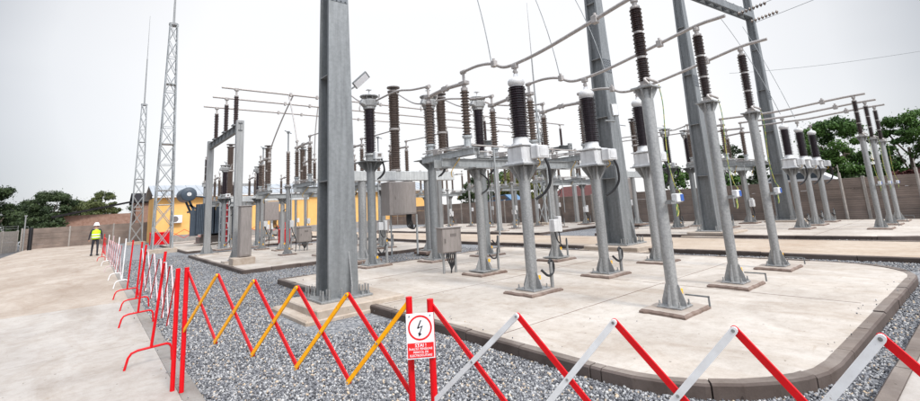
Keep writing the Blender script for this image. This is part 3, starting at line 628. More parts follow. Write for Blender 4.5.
# ------------------------------------------------------------------ slim post insulators with rods in the thick of the yard
def make_post_insulator():
    t = thing('post_insulator', '', 'insulator')
    z = footing(t, .085, (.66, .56))
    p = MB(); p.cyl((0, 0, z), (0, 0, 3.0), .082, .082, 12); flange(p, .082, 3.04, .32, 4, drop=.2); p.build('post', 'galv', t)
    i = MB(); i.lathe((0, 0, 0), [(.12, 3.04), (.12, 3.10), (.07, 3.12)], 12, 1); sheds(i, 3.12, 4.55, .065, .11, 16, seg=12); i.lathe((0, 0, 0), [(.08, 4.55), (.09, 4.57), (.09, 4.64), (.04, 4.66)], 12, 1); i.build('insulator', ['taupe', 'alu'], t)
    r = MB(); r.cyl((0, 0, 4.64), (0, 0, 5.55), .03, n=8); r.box((0, 0, 5.55), (.10, .14, .10), bev=.01); r.cyl((-.02, -.45, 5.42), (.02, .55, 5.72), .022, n=6); r.build('rod', 'galv_dark', t)
    c = MB(); c.box((.14, -.10, 1.35), (.18, .16, .3), bev=.01); c.build('junction_box', 'boxgrey', t)
    w_ = MB(); w_.tube(spline([(.14, -.1, 1.2), (.2, -.14, .95), (.34, -.1, .6), (.36, 0, .1)]), .018, 6); w_.tube(spline([(.09, .02, 2.98), (.12, -.02, 2.3), (.10, -.05, 1.5)]), .012, 6); w_.build('cable', 'rubber', t)
    return t
pi_, used = make_post_insulator(), [False]
PI_ = [(6.9, 20.9, 'standing behind the steel cable cabinet and portal leg'), (9.3, 20.9, 'behind the big near gantry column'), (11.6, 20.9, 'below the hanging brown-grey breaker cabinet'),
       (7.3, 26.3, 'left of the distant breaker beam'), (9.7, 26.3, 'in front of the distant breaker beam'), (12.0, 26.3, 'right of the small cabinet near the big column'),
       (7.0, 34.0, 'just right of the ladder by the transformer'), (9.4, 34.0, 'behind the distant breaker'), (11.8, 34.0, 'before the right part of the orange building'),
       (22.0, 21.4, 'left one of the mid-picture trio before the yellow-green tree'), (24.3, 21.4, 'middle one of the mid-picture trio before the yellow-green tree'), (26.6, 21.4, 'right one of the mid-picture trio beside the lattice mast'),
       (22.0, 28.6, 'left one of the farthest trio beyond the road'), (24.3, 28.6, 'middle one of the farthest trio beyond the road'), (26.6, 28.6, 'right one of the farthest trio beyond the road'),
       (22.0, 13.0, 'left of the mid-picture gantry column in the far bay'), (26.4, 12.6, 'right of the two far black transformers')]
for x, y, lb in PI_: place(pi_, used, (x, y, 0), 'slim post insulator with a rod ' + lb, 'slim post insulators')
# ------------------------------------------------------------------ circuit breaker: box beam, hanging cabinet, three tall poles
def make_breaker():
    t = thing('circuit_breaker', '', 'circuit breaker')
    for sx in (-1.46, 1.46):
        e = MB(); e.cyl((sx, 0, .07), (sx, 0, 2.82), .15, .15, 18)
        for a in range(4):
            c, s_ = math.cos(math.pi*a/2), math.sin(math.pi*a/2); e.plate([(sx+c*.13, s_*.13, .09), (sx+c*.32, s_*.32, .09), (sx+c*.32, s_*.32, .14), (sx+c*.14, s_*.14, .45)], .014)
        e.box((sx, 0, .085), (.62, .62, .024)); e.build('post', 'galv', t)
        rough_pad(sx, 0, .5, .42, .06, int(sx*10)+99).build('footing', ['pad', 'padedge'], t)
    b = MB(); b.box((0, 0, 3.0), (5.5, .34, .36), bev=.012); b.build('beam', 'galv_pale', t)
    c = MB(); c.box((.05, -.06, 2.14), (1.18, .62, 1.24), bev=.015); c.build('control_cabinet', 'cabinet', t)
    c2 = MB(); c2.box((.12, -.374, 2.14), (1.0, .014, 1.14), bev=.004); c2.cyl((-.28, -.39, 2.1), (-.28, -.39, 2.2), .018, n=6); c2.build('cabinet_door', 'cabinet', t)
    c3 = MB()
    for q in range(5): c3.tube(spline([(.36+q*.05, -.1, 1.52), (.34+q*.05, -.12, 1.3), (.40+q*.05, -.1, 1.05+q*.03), (.66, -.1, .95), (.76, -.1, 1.1)]), .022, 6)
    c3.build('cable', 'rubber', t)
    c4 = MB(); c4.cyl((.80, -.1, 0), (.80, -.1, 1.5), .04, n=8); c4.cyl((-.35, -.1, 0), (-.35, -.1, 1.52), .03, n=8); c4.build('conduit', 'galv_light', t)
    for k in (-1, 0, 1):
        x = k*2.34; i = MB(); i.lathe((x, 0, 0), [(.20, 3.18), (.20, 3.24), (.17, 3.27)], 16, 1); sheds(i, 3.27, 4.78, .15, .205, 24, seg=18, o=(x, 0))
        i.lathe((x, 0, 0), [(.19, 4.78), (.22, 4.80), (.22, 4.86), (.19, 4.88)], 16, 1); sheds(i, 4.88, 6.32, .15, .215, 24, seg=18, o=(x, 0))
        i.lathe((x, 0, 0), [(.2, 6.32), (.24, 6.35), (.24, 6.40), (.10, 6.42), (.10, 6.50), (.26, 6.52), (.26, 6.56)], 16, 2)
        i.cyl((x, 0, 6.5), (x+.3, .1, 6.62), .035, n=8, mi=1); i.build('breaker_pole', ['taupe', 'alu', 'darkcab'], t)
    return t
br, used = make_breaker(), [False]
place(br, used, (9.08, 15.0, -.02), 'circuit breaker on a white box beam with a big brown-grey cabinet hanging from it', 'circuit breakers on box beams')
place(br, used, (9.1, 31.6, -.05), 'distant circuit breaker left of the near gantry column, grey cabinet against the orange building', 'circuit breakers on box beams')
place(br, used, (24.1, 14.6, -.02), 'circuit breaker beyond the wide gantry column in the middle of the yard', 'circuit breakers on box beams')

# ------------------------------------------------------------------ gantry columns and beams
def make_gantry_column(h=13.0, plinth='padlight'):
    t = thing('gantry_column', '', 'column')
    w0, w1, d0, d1 = .62, .25, .56, .24
    b = MB()
    for s_ in (-1, 1):   # two flanges as tapered boxes
        y0, y1 = s_*d0/2, s_*d1/2; th = .03
        vs = [(-w0/2, y0-th, .12), (w0/2, y0-th, .12), (w0/2, y0+th, .12), (-w0/2, y0+th, .12), (-w1/2, y1-th, h), (w1/2, y1-th, h), (w1/2, y1+th, h), (-w1/2, y1+th, h)]
        b.add(vs, [(3, 2, 1, 0), (4, 5, 6, 7), (0, 1, 5, 4), (1, 2, 6, 5), (2, 3, 7, 6), (3, 0, 4, 7)])
    b.build('flange', 'galv_dark', t)
    b = MB(); q = .10
    vs = [(-q, -d0/2+.03, .12), (q, -d0/2+.03, .12), (q, d0/2-.03, .12), (-q, d0/2-.03, .12), (-q*.8, -d1/2+.03, h), (q*.8, -d1/2+.03, h), (q*.8, d1/2-.03, h), (-q*.8, d1/2-.03, h)]
    b.add(vs, [(3, 2, 1, 0), (4, 5, 6, 7), (0, 1, 5, 4), (1, 2, 6, 5), (2, 3, 7, 6), (3, 0, 4, 7)]); b.build('web', 'galv_dark', t)
    b = MB(); z = 2.35
    while z < h:
        k = (z-.12)/(h-.12); ww = w0+(w1-w0)*k; dd = d0+(d1-d0)*k; b.box((0, 0, z), (ww-.02, dd-.062, .018)); z += 2.2
    b.build('stiffener_plates', 'galv', t)
    for s_ in (-1, 1):
        b = MB(); k = (6.45-.12)/(h-.12); yy = s_*((d0+(d1-d0)*k)/2+.034); ww = (w0+(w1-w0)*k)*.9
        b.box((0, yy, 6.45), (ww, .014, .50))
        for x in (-.38, -.13, .13, .38):
            for z in (-.22, -.13, -.05, .05, .13, .22): b.cyl((x*ww, yy, 6.45+z), (x*ww, yy+s_*.03, 6.45+z), .014, n=6)
        b.build('splice_plate', 'galv_shade', t)
    b = MB(); b.box((0, 0, .10), (1.05, 1.0, .04), bev=.005)
    for x in (.12,):
        for s_ in (-1, 1): b.plate([(x, s_*(d0/2+.02), .12), (x, s_*(d0/2+.16), .12), (x, s_*(d0/2+.16), .25), (x, s_*(d0/2+.0), 1.05)], .02)
    for x in (-.46, -.34, .34, .46):
        for y in (-.42, -.30, .30, .42): b.cyl((x, y, .08), (x, y, .30), .018, n=6); b.cyl((x, y, .12), (x, y, .17), .032, n=6)
    for x in (-.1, .1):
        for y in (-.44, .44): b.cyl((x, y, .08), (x, y, .30), .018, n=6); b.cyl((x, y, .12), (x, y, .17), .032, n=6)
    b.build('base_plate', 'galv', t)
    p = MB(); p.box((.1, -.1, -.02), (1.75, 1.7, .20), bev=.02); p.box((0, -.02, -.2), (1.95, 1.9, .3), bev=.03); p.build('plinth', plinth, t)
    return t
gc, used = make_gantry_column(), [False]
place(gc, used, (3.86, 8.75, 0), 'biggest gantry column, the grey H-section standing alone in front, on a concrete plinth in the gravel', 'steel gantry columns')
place(gc, used, (14.35, 8.9, 0), 'wide gantry column in mid picture carrying a square floodlight', 'steel gantry columns', scale=(1.22, 1.2, 1))
place(gc, used, (20.0, 8.1, 0), 'gantry column between the nearest and second arrester posts', 'steel gantry columns', scale=(1.0, 1.0, 1))
place(gc, used, (27.0, 7.4, 0), 'rightmost gantry column, by the wall, where the overhead beam ends', 'steel gantry columns')
def girder(label, p0, p1, strings=()):
    p0 = Vector(p0); p1 = Vector(p1); L = (p1-p0).length; a = math.atan2(p1.y-p0.y, p1.x-p0.x)
    t = thing('gantry_beam', label, 'beam', p0, a, 'overhead gantry beams')
    b = MB()
    for s_ in (-1, 1): b.box((L/2, s_*.19, 0), (L, .02, .34)); b.box((L/2, s_*.15, .17), (L, .10, .02)); b.box((L/2, s_*.15, -.17), (L, .10, .02))
    k = .4
    while k < L: b.box((k, 0, 0), (.02, .4, .30)); b.box((k, 0, .26), (.10, .12, .18)); k += .8
    b.build('girder', 'galv_dark', t)
    return t
girder('overhead beam joining the near gantry column to the mid-picture one, just above the view', (4.1, 8.75, 10.3), (14.1, 8.9, 10.3))
girder('dark overhead beam running to the rightmost gantry column at the top of the picture', (20.1, 8.1, 10.9), (26.9, 7.42, 10.45))

# ------------------------------------------------------------------ busbars, portals
def make_portal():
    t = thing('busbar_portal', '', 'portal')
    for y in (0, 6.1):
        l = MB(); l.box((0, y, 2.96), (.30, .20, 5.8), bev=.01); l.build('leg', 'galv', t)
        f = MB(); f.prism([(-.5, y-.34), (.5, y-.34), (.5, y+.34), (-.5, y+.34)], -.1, .05); f.build('footing', 'pad', t)
        g_ = MB(); g_.box((0, y, .065), (.56, .42, .024))
        for s_ in (-1, 1): g_.plate([(s_*.15, y, .07), (s_*.28, y, .07), (s_*.28, y, .14), (s_*.15, y, .5)], .02)
        g_.build('base_plate', 'galv_dark', t)
    b = MB(); b.box((0, 3.05, 5.74), (.16, 6.4, .012)); b.box((0, 3.05, 5.58), (.012, 6.4, .32)); b.box((0, 3.05, 5.43), (.16, 6.4, .012))
    for k in range(8): b.box((0, .2+k*.8, 5.585), (.14, .015, .29))
    for k in range(3): b.box((0, (.75, 2.65, 4.85)[k], 5.775), (.3, .34, .05))
    b.build('beam', 'galv_dark', t)
    for y in (.75, 2.65, 4.85):
        i = MB(); sheds(i, 5.80, 7.08, .075, .115, 18, o=(0, y)); i.build('insulator', 'brown', t)
        c = MB(); c.lathe((0, y, 0), [(.09, 7.08), (.09, 7.14), (.04, 7.16), (.04, 7.34), (.10, 7.36), (.10, 7.46)], 10); c.build('busbar_clamp', 'alu', t)
    return t
po, used = make_portal(), [False]
place(po, used, (4.7, 20.45, 0), 'steel portal with three brown insulators at the left end of the tube busbars', 'busbar portals')
place(po, used, (19.7, 20.45, 0), 'steel busbar portal in the background between the two bays', 'busbar portals')
place(po, used, (27.6, 20.45, 0), 'steel busbar portal farthest away along the busbars', 'busbar portals')
for k, (y, z) in enumerate(((21.2, 7.45), (23.1, 7.45), (25.3, 7.45))):
    b = MB(); b.cyl((4.1, y, z), (28.1, y, z), .045, n=10)
    for x in (7.1, 8.4, 9.6, 12, 22, 24.3): b.box((x+k*.35, y, z), (.10, .14, .18), bev=.01)
    tag(b.build('busbar', 'alu'), ['nearest and topmost of the long aluminium tube busbars leaving the portal', 'middle long aluminium tube busbar on the portal', 'farthest and lowest long aluminium tube busbar on the portal'][k], 'busbar', 'long tube busbars')
# tube droppers from the busbars to the disconnectors below
for k, (a, m_, c) in enumerate((((7.2, 21.2, 7.40), (6.9, 22.3, 6.2), (6.8, 23.45, 4.92)), ((9.2, 23.1, 7.40), (9.1, 23.3, 6.2), (9.14, 23.45, 4.92)), ((11.1, 25.3, 7.4), (11.3, 25.2, 6.3), (11.48, 24.95, 4.92)),
                                ((7.0, 21.2, 7.4), (6.9, 20.2, 6.2), (6.8, 19.45, 4.92)), ((9.4, 23.1, 7.4), (9.2, 21.2, 6.2), (9.14, 19.45, 4.92)), ((24.0, 23.1, 7.4), (24.2, 21.3, 6.0), (24.3, 19.15, 4.92)), ((22.0, 21.2, 7.4), (22.0, 20.0, 6.0), (21.96, 19.15, 4.92)))):
    b = MB(); b.tube(bez(a, m_, c, 8), .032, 8)
    tag(b.build('busbar_dropper', 'alu'), 'slanting aluminium conductor from ' + ['the nearest busbar down towards the far disconnector', 'the middle busbar down towards the far disconnector', 'the farthest busbar down towards the far disconnector', 'the nearest busbar down to the disconnector behind the breaker', 'the middle busbar down to the disconnector behind the breaker', 'the middle busbar down in the far bay', 'the nearest busbar down in the far bay'][k], 'conductor', 'busbar droppers')

# ------------------------------------------------------------------ tube conductors along the bays
def conductor(label, pts, r=.042, clamps=(), m_='alu', group='tube conductors between the devices'):
    b = MB(); P = spline(pts, 6); b.tube(P, r, 8)
    for c in clamps: b.box(c, (r*3, r*3.2, r*4), bev=.008); b.cyl((c[0], c[1], c[2]), (c[0], c[1], c[2]+r*3.4), r*.8, n=8)
    return tag(b.build('conductor', m_), label, 'conductor', group)
words = ('nearest', 'middle', 'farthest')
for k, x in enumerate(PX):
    xc = CTX[k]
    conductor(f'{words[k]} pale tube sweeping from the near arrester top over the white-headed transformer', [(x, 2.9, 4.98), (x, 3.45, 4.97), (x-.03, 4.3, 4.82), (xc+.03, 5.35, 4.62), (xc, 6.08, 4.55), (xc+.04, 6.5, 4.60), (x-.03, 6.9, 4.80), (x, 7.4, 4.90), (x, 7.97, 4.90)], .036, [(x-.02, 4.2, 4.84), (xc+.02, 6.75, 4.74)])
    vx, vy = VT[k][0]
    conductor(f'{words[k]} pale tube from the near disconnector to the head of the voltage transformer', [(x, 9.4, 4.90), (x, 10.2, 5.0), ((x+vx)/2, 11.2, 5.20), (vx+.1, vy-.3, 5.28)], .030)
    conductor(f'{words[k]} tube from the voltage transformer head to the breaker pole', [(vx+.1, vy+.3, 5.30), ((vx+x)/2+.1, (vy+15)/2, 5.6), (x-.02, 14.9, 6.3)], .028)
    conductor(f'{words[k]} tube from the breaker pole to the disconnector behind it', [(x+.1, 15.2, 4.85), (x, 16.6, 4.85), (x, 17.9, 4.90)], .026)
for k, x in enumerate((22.3, 24.45, 26.5)):
    conductor(f'{ORDF[k]} pale tube running left from the far right arresters over the far transformers', [(x, 2.9, 4.98), (x, 3.6, 4.97), (x-.06, 4.8, 4.90), (x-.1, 5.6, 4.85), (x-.12, 6.4, 4.86), ((21.96, 24.3, 26.64)[k], 7.85, 4.90)], .045, [(x-.03, 4.2, 4.93)])
for k, (x, y) in enumerate(((22.4, 10.7), (24.05, 10.4))):
    conductor(f'far bay tube from the disconnector to the {("left", "right")[k]} black voltage transformer', [((21.96, 24.3)[k], 9.35, 4.90), (x, 10.0, 4.85), (x, 10.7, 4.82), (x, 14.4, 4.9)], .03)
# thin line wires
def wire(label, pts, r=.012):
    b = MB(); b.tube(bez(*pts, n=12), r, 6); return tag(b.build('overhead_wire', 'galv_dark'), label, 'wire', 'thin overhead wires')
wire('thin wire dropping from above onto the nearest tube conductor left of the white head', ((6.75, 6.9, 4.85), (6.9, 7.4, 7.5), (6.9, 8.7, 10.1)))
wire('thin wire dropping from above onto the middle tube conductor', ((9.05, 6.8, 4.82), (9.2, 7.3, 7.5), (9.2, 8.75, 10.1)))
wire('thin wire dropping from above onto the farthest tube conductor', ((11.3, 6.8, 4.80), (11.5, 7.3, 7.5), (11.5, 8.8, 10.1)))
wire('left of two thin wires falling from the overhead beam to the far white-headed transformers', ((22.1, 5.6, 4.7), (22.6, 6.4, 7.5), (23.6, 7.7, 10.1)))
wire('right of two thin wires falling from the overhead beam to the far white-headed transformers', ((24.1, 5.6, 4.7), (24.8, 6.4, 7.5), (25.9, 7.5, 10.1)))
wire('long thin line wire leaving the overhead beam to the upper right', ((24.5, 7.4, 10.35), (24.0, -1, 10.9), (23.6, -12, 13.0)))
wire('second thin line wire leaving the rightmost gantry column to the upper right', ((26.8, 7.2, 10.4), (26.4, -1, 10.9), (26.0, -12, 13.0)))
wire('faint telephone line crossing the sky above the right-hand trees', ((27.5, 9, 8.2), (32, 4, 7.9), (36, -4, 8.6)), .010)
for k, (x, lab) in enumerate(((24.5, 'left'), (26.3, 'right'))):
    b = MB()
    for q in range(8): b.lathe((x, 7.2-q*.16, 10.36+q*.012), [(.03, 0), (.10, .04), (.10, .06), (.03, .12)], 10, d=(0, -1, .06))
    tag(b.build('insulator_string', 'taupe'), f'{lab} short string of disc insulators tied to the overhead beam at top right', 'insulator', 'insulator strings on the beam')

# ------------------------------------------------------------------ lightning masts
def mast(label, loc, h, w0, w1, rodh, lean=0, rz=0):
    t = thing('lightning_mast', label, 'mast', loc, rz, 'lattice lightning masts')
    b = MB(); n = max(6, int(h/1.25)); rr_ = .05
    def cn(k, z): ww = (w0+(w1-w0)*z/h)/2; return Vector(((-1, 1, 1, -1)[k]*ww, (-1, -1, 1, 1)[k]*ww, z))
    for k in range(4): b.cyl(cn(k, 0), cn(k, h), .055, .035, n=6)
    zs = [h*(i/n)**.93 for i in range(n+1)]
    for i in range(n):
        for k in range(4):
            j = (k+1) % 4; b.cyl(cn(k, zs[i]), cn(j, zs[i+1]), .024, n=5); b.cyl(cn(j, zs[i]), cn(k, zs[i+1]), .024, n=5)
            if i % 2 == 0: b.cyl(cn(k, zs[i]), cn(j, zs[i]), .024, n=5)
    b.build('lattice', 'galv_light', t)
    for z in [h*.45, h*.72, h*.25]:
        s_ = MB(); q = [cn(k, z) for k in range(4)]; s_.plate([q[0], q[1], q[2], q[3]], .05); s_.build('step_platform', 'galv_light', t)
    r = MB(); r.lathe((0, 0, 0), [(w1*.7, h-.05), (w1*.7, h+.1), (.07, h+.15), (.05, h+rodh*.5), (.03, h+rodh*.52), (.012, h+rodh)], 8); r.build('rod', 'galv', t)
    p = MB(); p.box((0, 0, -.05), (w0+.5, w0+.5, .36), bev=.02); p.build('plinth', 'padlight', t)
    return t
mast('nearer and taller lattice lightning mast left of the equipment, its rod leaving the picture top', (3.6, 34.8, 0), 15.2, 1.05, .42, 8)
mast('more distant lattice lightning mast with a thin rod, left of the taller one', (3.45, 54, 0), 13.6, 1.0, .40, 9.6)
mast('far lattice lightning mast half hidden behind the mid-picture white-headed transformer', (26.3, 22.3, 0), 8.6, .8, .38, 9)

# lamps
def floodpole(label, loc, h, head_off, rz):
    t = thing('lamp_post', label, 'lamp', loc, rz)
    p = MB(); p.cyl((0, 0, 0), (0, 0, h), .03, .03, 10); p.cyl((0, 0, h-.05), (.12, 0, h+.02), .02, n=8); p.build('pole', 'galv_light', t)
    q = MB(); q.box((.25, 0, h+.17), (.42, .20, .05), ry=-.75, rx=-.7, bev=.01); q.build('lamp_head', 'galv_dark', t)
    q = MB(); q.box((.262, -.018, h+.149), (.36, .16, .012), ry=-.75, rx=-.7); q.build('lens', 'signwhite', t)
    return t
floodpole('thin lamp post with a tilted floodlight just right of the big near gantry column', (4.38, 9.12, 0), 4.5, .2, R(-30))
t = thing('floodlight', 'small square floodlight on an arm of the mid-picture gantry column', 'lamp', (14.0, 8.48, 4.62))
q = MB(); q.cyl((-.35, .05, -.30), (.0, -.1, -.32), .035, n=8); q.cyl((0, -.1, -.32), (0, -.12, -.05), .02, n=6); q.build('bracket', 'galv_dark', t)
q = MB(); q.box((0, -.14, .08), (.24, .08, .46), rx=-.1, rz=R(-30), bev=.01); q.build('lamp_head', 'galv', t)
q = MB(); q.box((-.025, -.185, .08), (.18, .012, .38), rx=-.1, rz=R(-30)); q.build('lens', 'signwhite', t)

# ------------------------------------------------------------------ cabinets
def cabinet(label, loc, w, d, h, z0, m_='cabinet', rz=0, legs=True, cables=True):
    t = thing('control_cabinet', label, 'cabinet', loc, rz, 'steel control cabinets')
    b = MB(); b.box((0, 0, z0+h/2), (w, d, h), bev=.012); b.box((0, 0, z0+h+.012), (w+.05, d+.06, .024), bev=.006); b.build('body', m_, t)
    b = MB(); b.box((w*.0, -d/2-.008, z0+h/2), (w*.94, .016, h*.92), bev=.004); b.build('door', m_, t)
    b = MB(); b.box((-w*.34, -d/2-.024, z0+h*.5), (.03, .02, .11)); b.box((w*.08, -d/2-.02, z0+h*.72), (w*.3, .008, h*.12)); b.v = b.v; b.build('handle', 'darkcab', t)
    if legs:
        b = MB(); b.box((w*.30, d*.1, z0/2), (.05, .05, z0)); b.box((-w*.30, d*.1, z0/2), (.05, .05, z0)); b.build('stand', 'galv', t)
    if cables:
        b = MB()
        for q in range(5): b.tube(spline([(-.08+q*.045, -.02, z0), (-.09+q*.05, -.02, z0*.75), (-.02+q*.03, -.02, z0*.45), (.02, -.02, z0*.2), (.02, 0, 0)]), .016, 6)
        b.build('cable', 'rubber', t)
    return t
cabinet('brown-grey cabinet on short legs with black cables, before the near disconnector', (7.36, 9.6, -.04), .56, .34, .62, .56, rz=R(-14))
cabinet('small brown cabinet left of the big gantry column on the second slab', (8.15, 22.3, 0), .62, .38, .70, .42, rz=0)
cabinet('grey cabinet in the gravel left of the mid-distance posts', (13.5, 24.0, GZ), .6, .4, .7, .5)
t = thing('cable_cabinet', 'tall narrow stainless cabinet on a pale concrete block at the portal foot', 'cabinet', (4.68, 19.15, 0))
b = MB(); b.box((0, 0, 1.22), (.42, .38, 1.90), bev=.015); b.box((0, 0, 2.185), (.50, .46, .03), bev=.006); b.build('body', 'cabinet', t)
b = MB(); b.box((0, -.198, 1.22), (.37, .014, 1.78), bev=.004); b.build('door', 'cabinet', t)
b = MB(); b.box((-.08, -.05, .08), (.80, .66, .34), bev=.02); b.build('plinth', 'padlight', t)
for k, (x, y, lb) in enumerate(((9.65, 29.9, 'left red fire box below the distant breaker cabinet'), (10.9, 29.9, 'right red fire box below the distant breaker beam'), (4.5, 45.0, 'wide red sand box standing behind the taller lightning mast'))):
    t = thing('fire_box', lb, 'box', (x, y, 0), 0, 'red fire boxes')
    ww = (.6, .55, 1.4)[k]; hh = (.85, .85, .95)[k]
    b = MB(); b.box((0, 0, hh/2), (ww, .45, hh), bev=.02); b.build('body', 'red', t)
    b = MB(); b.box((0, 0, hh+.02), (ww+.06, .5, .05), bev=.01, rx=.08); b.build('lid', 'red', t)
t = thing('ladder', 'pale ladder with a dull red panel behind it beside the dark transformer', 'ladder', (6.45, 31.3, 0))
b = MB(); b.box((-.26, 0, 1.65), (.07, .06, 3.3)); b.box((.26, 0, 1.65), (.07, .06, 3.3)); b.build('rails', 'galv_light', t)
b = MB(); b.box((.08, .12, 1.7), (.26, .03, 3.2)); b.build('red_panel', 'redpanel', t)
b = MB()
for k in range(8): b.box((0, -.02, .3+k*.40), (.52, .05, .06))
b.build('rungs', 'galv_light', t)

# ------------------------------------------------------------------ power transformer
t = thing('power_transformer', 'dark blue-grey power transformer with a drum conservator before the orange building', 'transformer', (8.6, 38.0, 0))
b = MB(); b.box((-1.0, 0, 1.75), (2.3, 1.7, 2.3), bev=.04); b.box((-1.0, 0, 2.93), (2.5, 1.9, .08), bev=.01); b.build('tank', 'trafo', t)
for x in (-2.3, -1.15, 0):
    b = MB()
    for q in range(12): b.box((x-.50+q*.09, -1.22, 1.85), (.07, .55, 2.1), bev=.01)
    b.cyl((x-.5, -1.22, 2.75), (x+.5, -1.22, 2.75), .06, n=8); b.cyl((x-.5, -1.22, .95), (x+.5, -1.22, .95), .06, n=8); b.build('radiator', 'trafo', t)
b = MB(); b.lathe((-3.35, -1.4, 3.62), [(.25, 0), (.46, .05), (.50, .12), (.50, 2.2), (.46, 2.28), (.25, 2.34)], 20, d=(0, 1, 0)); b.cyl((-3.35, -1.42, 3.62), (-3.35, -1.46, 3.62), .14, n=14, mi=1); b.build('conservator', ['trafo', 'boxgrey'], t)
b = MB(); b.box((-3.1, -.9, 2.8), (.14, .14, 1.1), ry=-.4); b.box((-3.1, -.15, 2.4), (.12, 1.6, .12)); b.box((-2.75, -.9, 2.55), (1.2, .14, .14), ry=.6); b.box((-3.1, .6, 2.8), (.14, .14, 1.1), ry=-.4); b.box((-2.9, -.9, 1.6), (.5, .2, 1.8)); b.tube(spline([(-2.8, -.5, 3.5), (-2.2, -.5, 3.4), (-1.6, -.4, 3.0)]), .06, 8); b.build('conservator_frame', 'trafo', t)
for x in (-1.8, -1.0, -.2):
    b = MB(); b.lathe((x, .1, 0), [(.18, 2.97), (.18, 3.1)], 12, 1); sheds(b, 3.1, 4.3, .09, .16, 12, o=(x, .1)); b.cyl((x, .1, 4.3), (x, .1, 4.55), .04, n=8, mi=1); b.build('bushing', ['brown', 'alu'], t)
b = MB(); b.box((-1.1, 0, .35), (2.8, 1.5, .4)); b.box((-1.1, -.7, .62), (2.6, .3, .25)); b.build('skid', 'darkcab', t)

# ------------------------------------------------------------------ buildings
t = thing('control_building', 'long orange rendered control building with a pale sheet roof behind the equipment', 'building', (4.6, 49.5, GZ))
b = MB(); b.box((15.5, 4, 2.15), (31, 8, 4.3)); b.build('wall', 'wall_orange', t)
b = MB(); b.plate([(-.4, -.5, 4.3), (31.4, -.5, 4.3), (31.4, 4, 5.5), (-.4, 4, 5.5)], .10); b.plate([(-.4, 4, 5.5), (31.4, 4, 5.5), (31.4, 8.5, 4.3), (-.4, 8.5, 4.3)], .10)
k = 0
while k < 31: b.box((k, 1.75, 4.96), (.05, 4.6, .05), rx=math.atan2(1.2, 4.5)); k += .9
b.build('roof', 'roofgrey', t)
b = MB(); b.box((15.5, -.52, 4.22), (31.9, .12, .16)); b.build('gutter', 'boxgrey', t)
b = MB(); b.box((15.5, -.03, .35), (31, .06, .7)); b.build('plinth', 'pole_conc', t)
for x in (5.2, 25.0):
    w_ = MB(); w_.box((x, -.01, 2.3), (1.5, .10, 1.2)); wo = w_.build('window', 'whitebar', t)
    w_ = MB(); w_.box((x-.35, -.07, 2.3), (.62, .02, 1.06)); w_.box((x+.35, -.07, 2.3), (.62, .02, 1.06)); w_.build('pane', 'glass', wo)
d_ = MB(); d_.box((11.3, -.03, 1.2), (1.1, .08, 2.3)); d_.build('door', 'darkcab', t)
a_ = MB(); a_.box((1.5, -.25, 2.15), (.95, .38, .72), bev=.03); ao = a_.build('air_conditioner', 'whitebar', t)
a_ = MB(); a_.cyl((1.4, -.44, 2.15), (1.4, -.46, 2.15), .27, n=18); a_.build('fan_grille', 'darkcab', ao)

t = thing('brick_shed', 'low brown brick shed with a slanting dark sheet roof behind the far wall', 'shed', (-.8, 68, GZ))
b = MB(); b.prism([(-1.6, 0), (4.6, 0), (4.6, 5), (-1.6, 5)], 0, 3.3); b.build('wall', 'brick', t)
b = MB(); b.plate([(-2.6, -.8, 3.2), (4.9, -.8, 4.7), (4.9, 5.5, 4.9), (-2.6, 5.5, 3.4)], .22); b.build('roof', 'tile', t)
b = MB(); b.box((-1.9, -.3, 1.6), (.16, .16, 3.2)); b.build('post', 'pole_conc', t)
t = thing('tall_brick_house', 'pale brick house end rising just left of the taller mast behind the wall', 'house', (4.4, 72, GZ))
b = MB(); b.prism([(0, 0), (6, 0), (6, 6), (0, 6)], 0, 4.8); b.build('wall', 'brick', t)
b = MB(); b.plate([(-.4, -.4, 4.7), (6.4, -.4, 4.7), (6.4, 3, 6.0), (-.4, 3, 6.0)], .15); b.plate([(-.4, 3, 6.0), (6.4, 3, 6.0), (6.4, 6.4, 4.7), (-.4, 6.4, 4.7)], .15); b.build('roof', 'tile', t)
t = thing('red_roofed_house', 'low house with a dark red roof showing over the right wall in mid picture', 'house', (37.5, 24.5, GZ-.75), 0)
b = MB(); b.prism([(0, 0), (5, 0), (5, 6), (0, 6)], 0, 2.7); b.build('wall', 'brick', t)
b = MB(); b.plate([(-.6, -.6, 2.6), (2.5, -.6, 3.9), (2.5, 6.6, 3.9), (-.6, 6.6, 2.6)], .14); b.plate([(2.5, -.6, 3.9), (5.6, -.6, 2.6), (5.6, 6.6, 2.6), (2.5, 6.6, 3.9)], .14); b.build('roof', 'redroof', t)
t = thing('garden_shed', 'small house with a beige gable between the far arresters and the green tree', 'shed', (38, 4.9, GZ), 0)
b = MB(); b.prism([(0, 0), (3, 0), (3, 3), (0, 3)], 0, 2.9); b.build('wall', 'padlight', t)
b = MB(); b.plate([(-.3, -.3, 2.85), (-.3, 1.5, 3.7), (3.3, 1.5, 3.7), (3.3, -.3, 2.85)], .1); b.plate([(-.3, 1.5, 3.7), (-.3, 3.3, 2.85), (3.3, 3.3, 2.85), (3.3, 1.5, 3.7)], .1); b.build('roof', 'padlight', t)
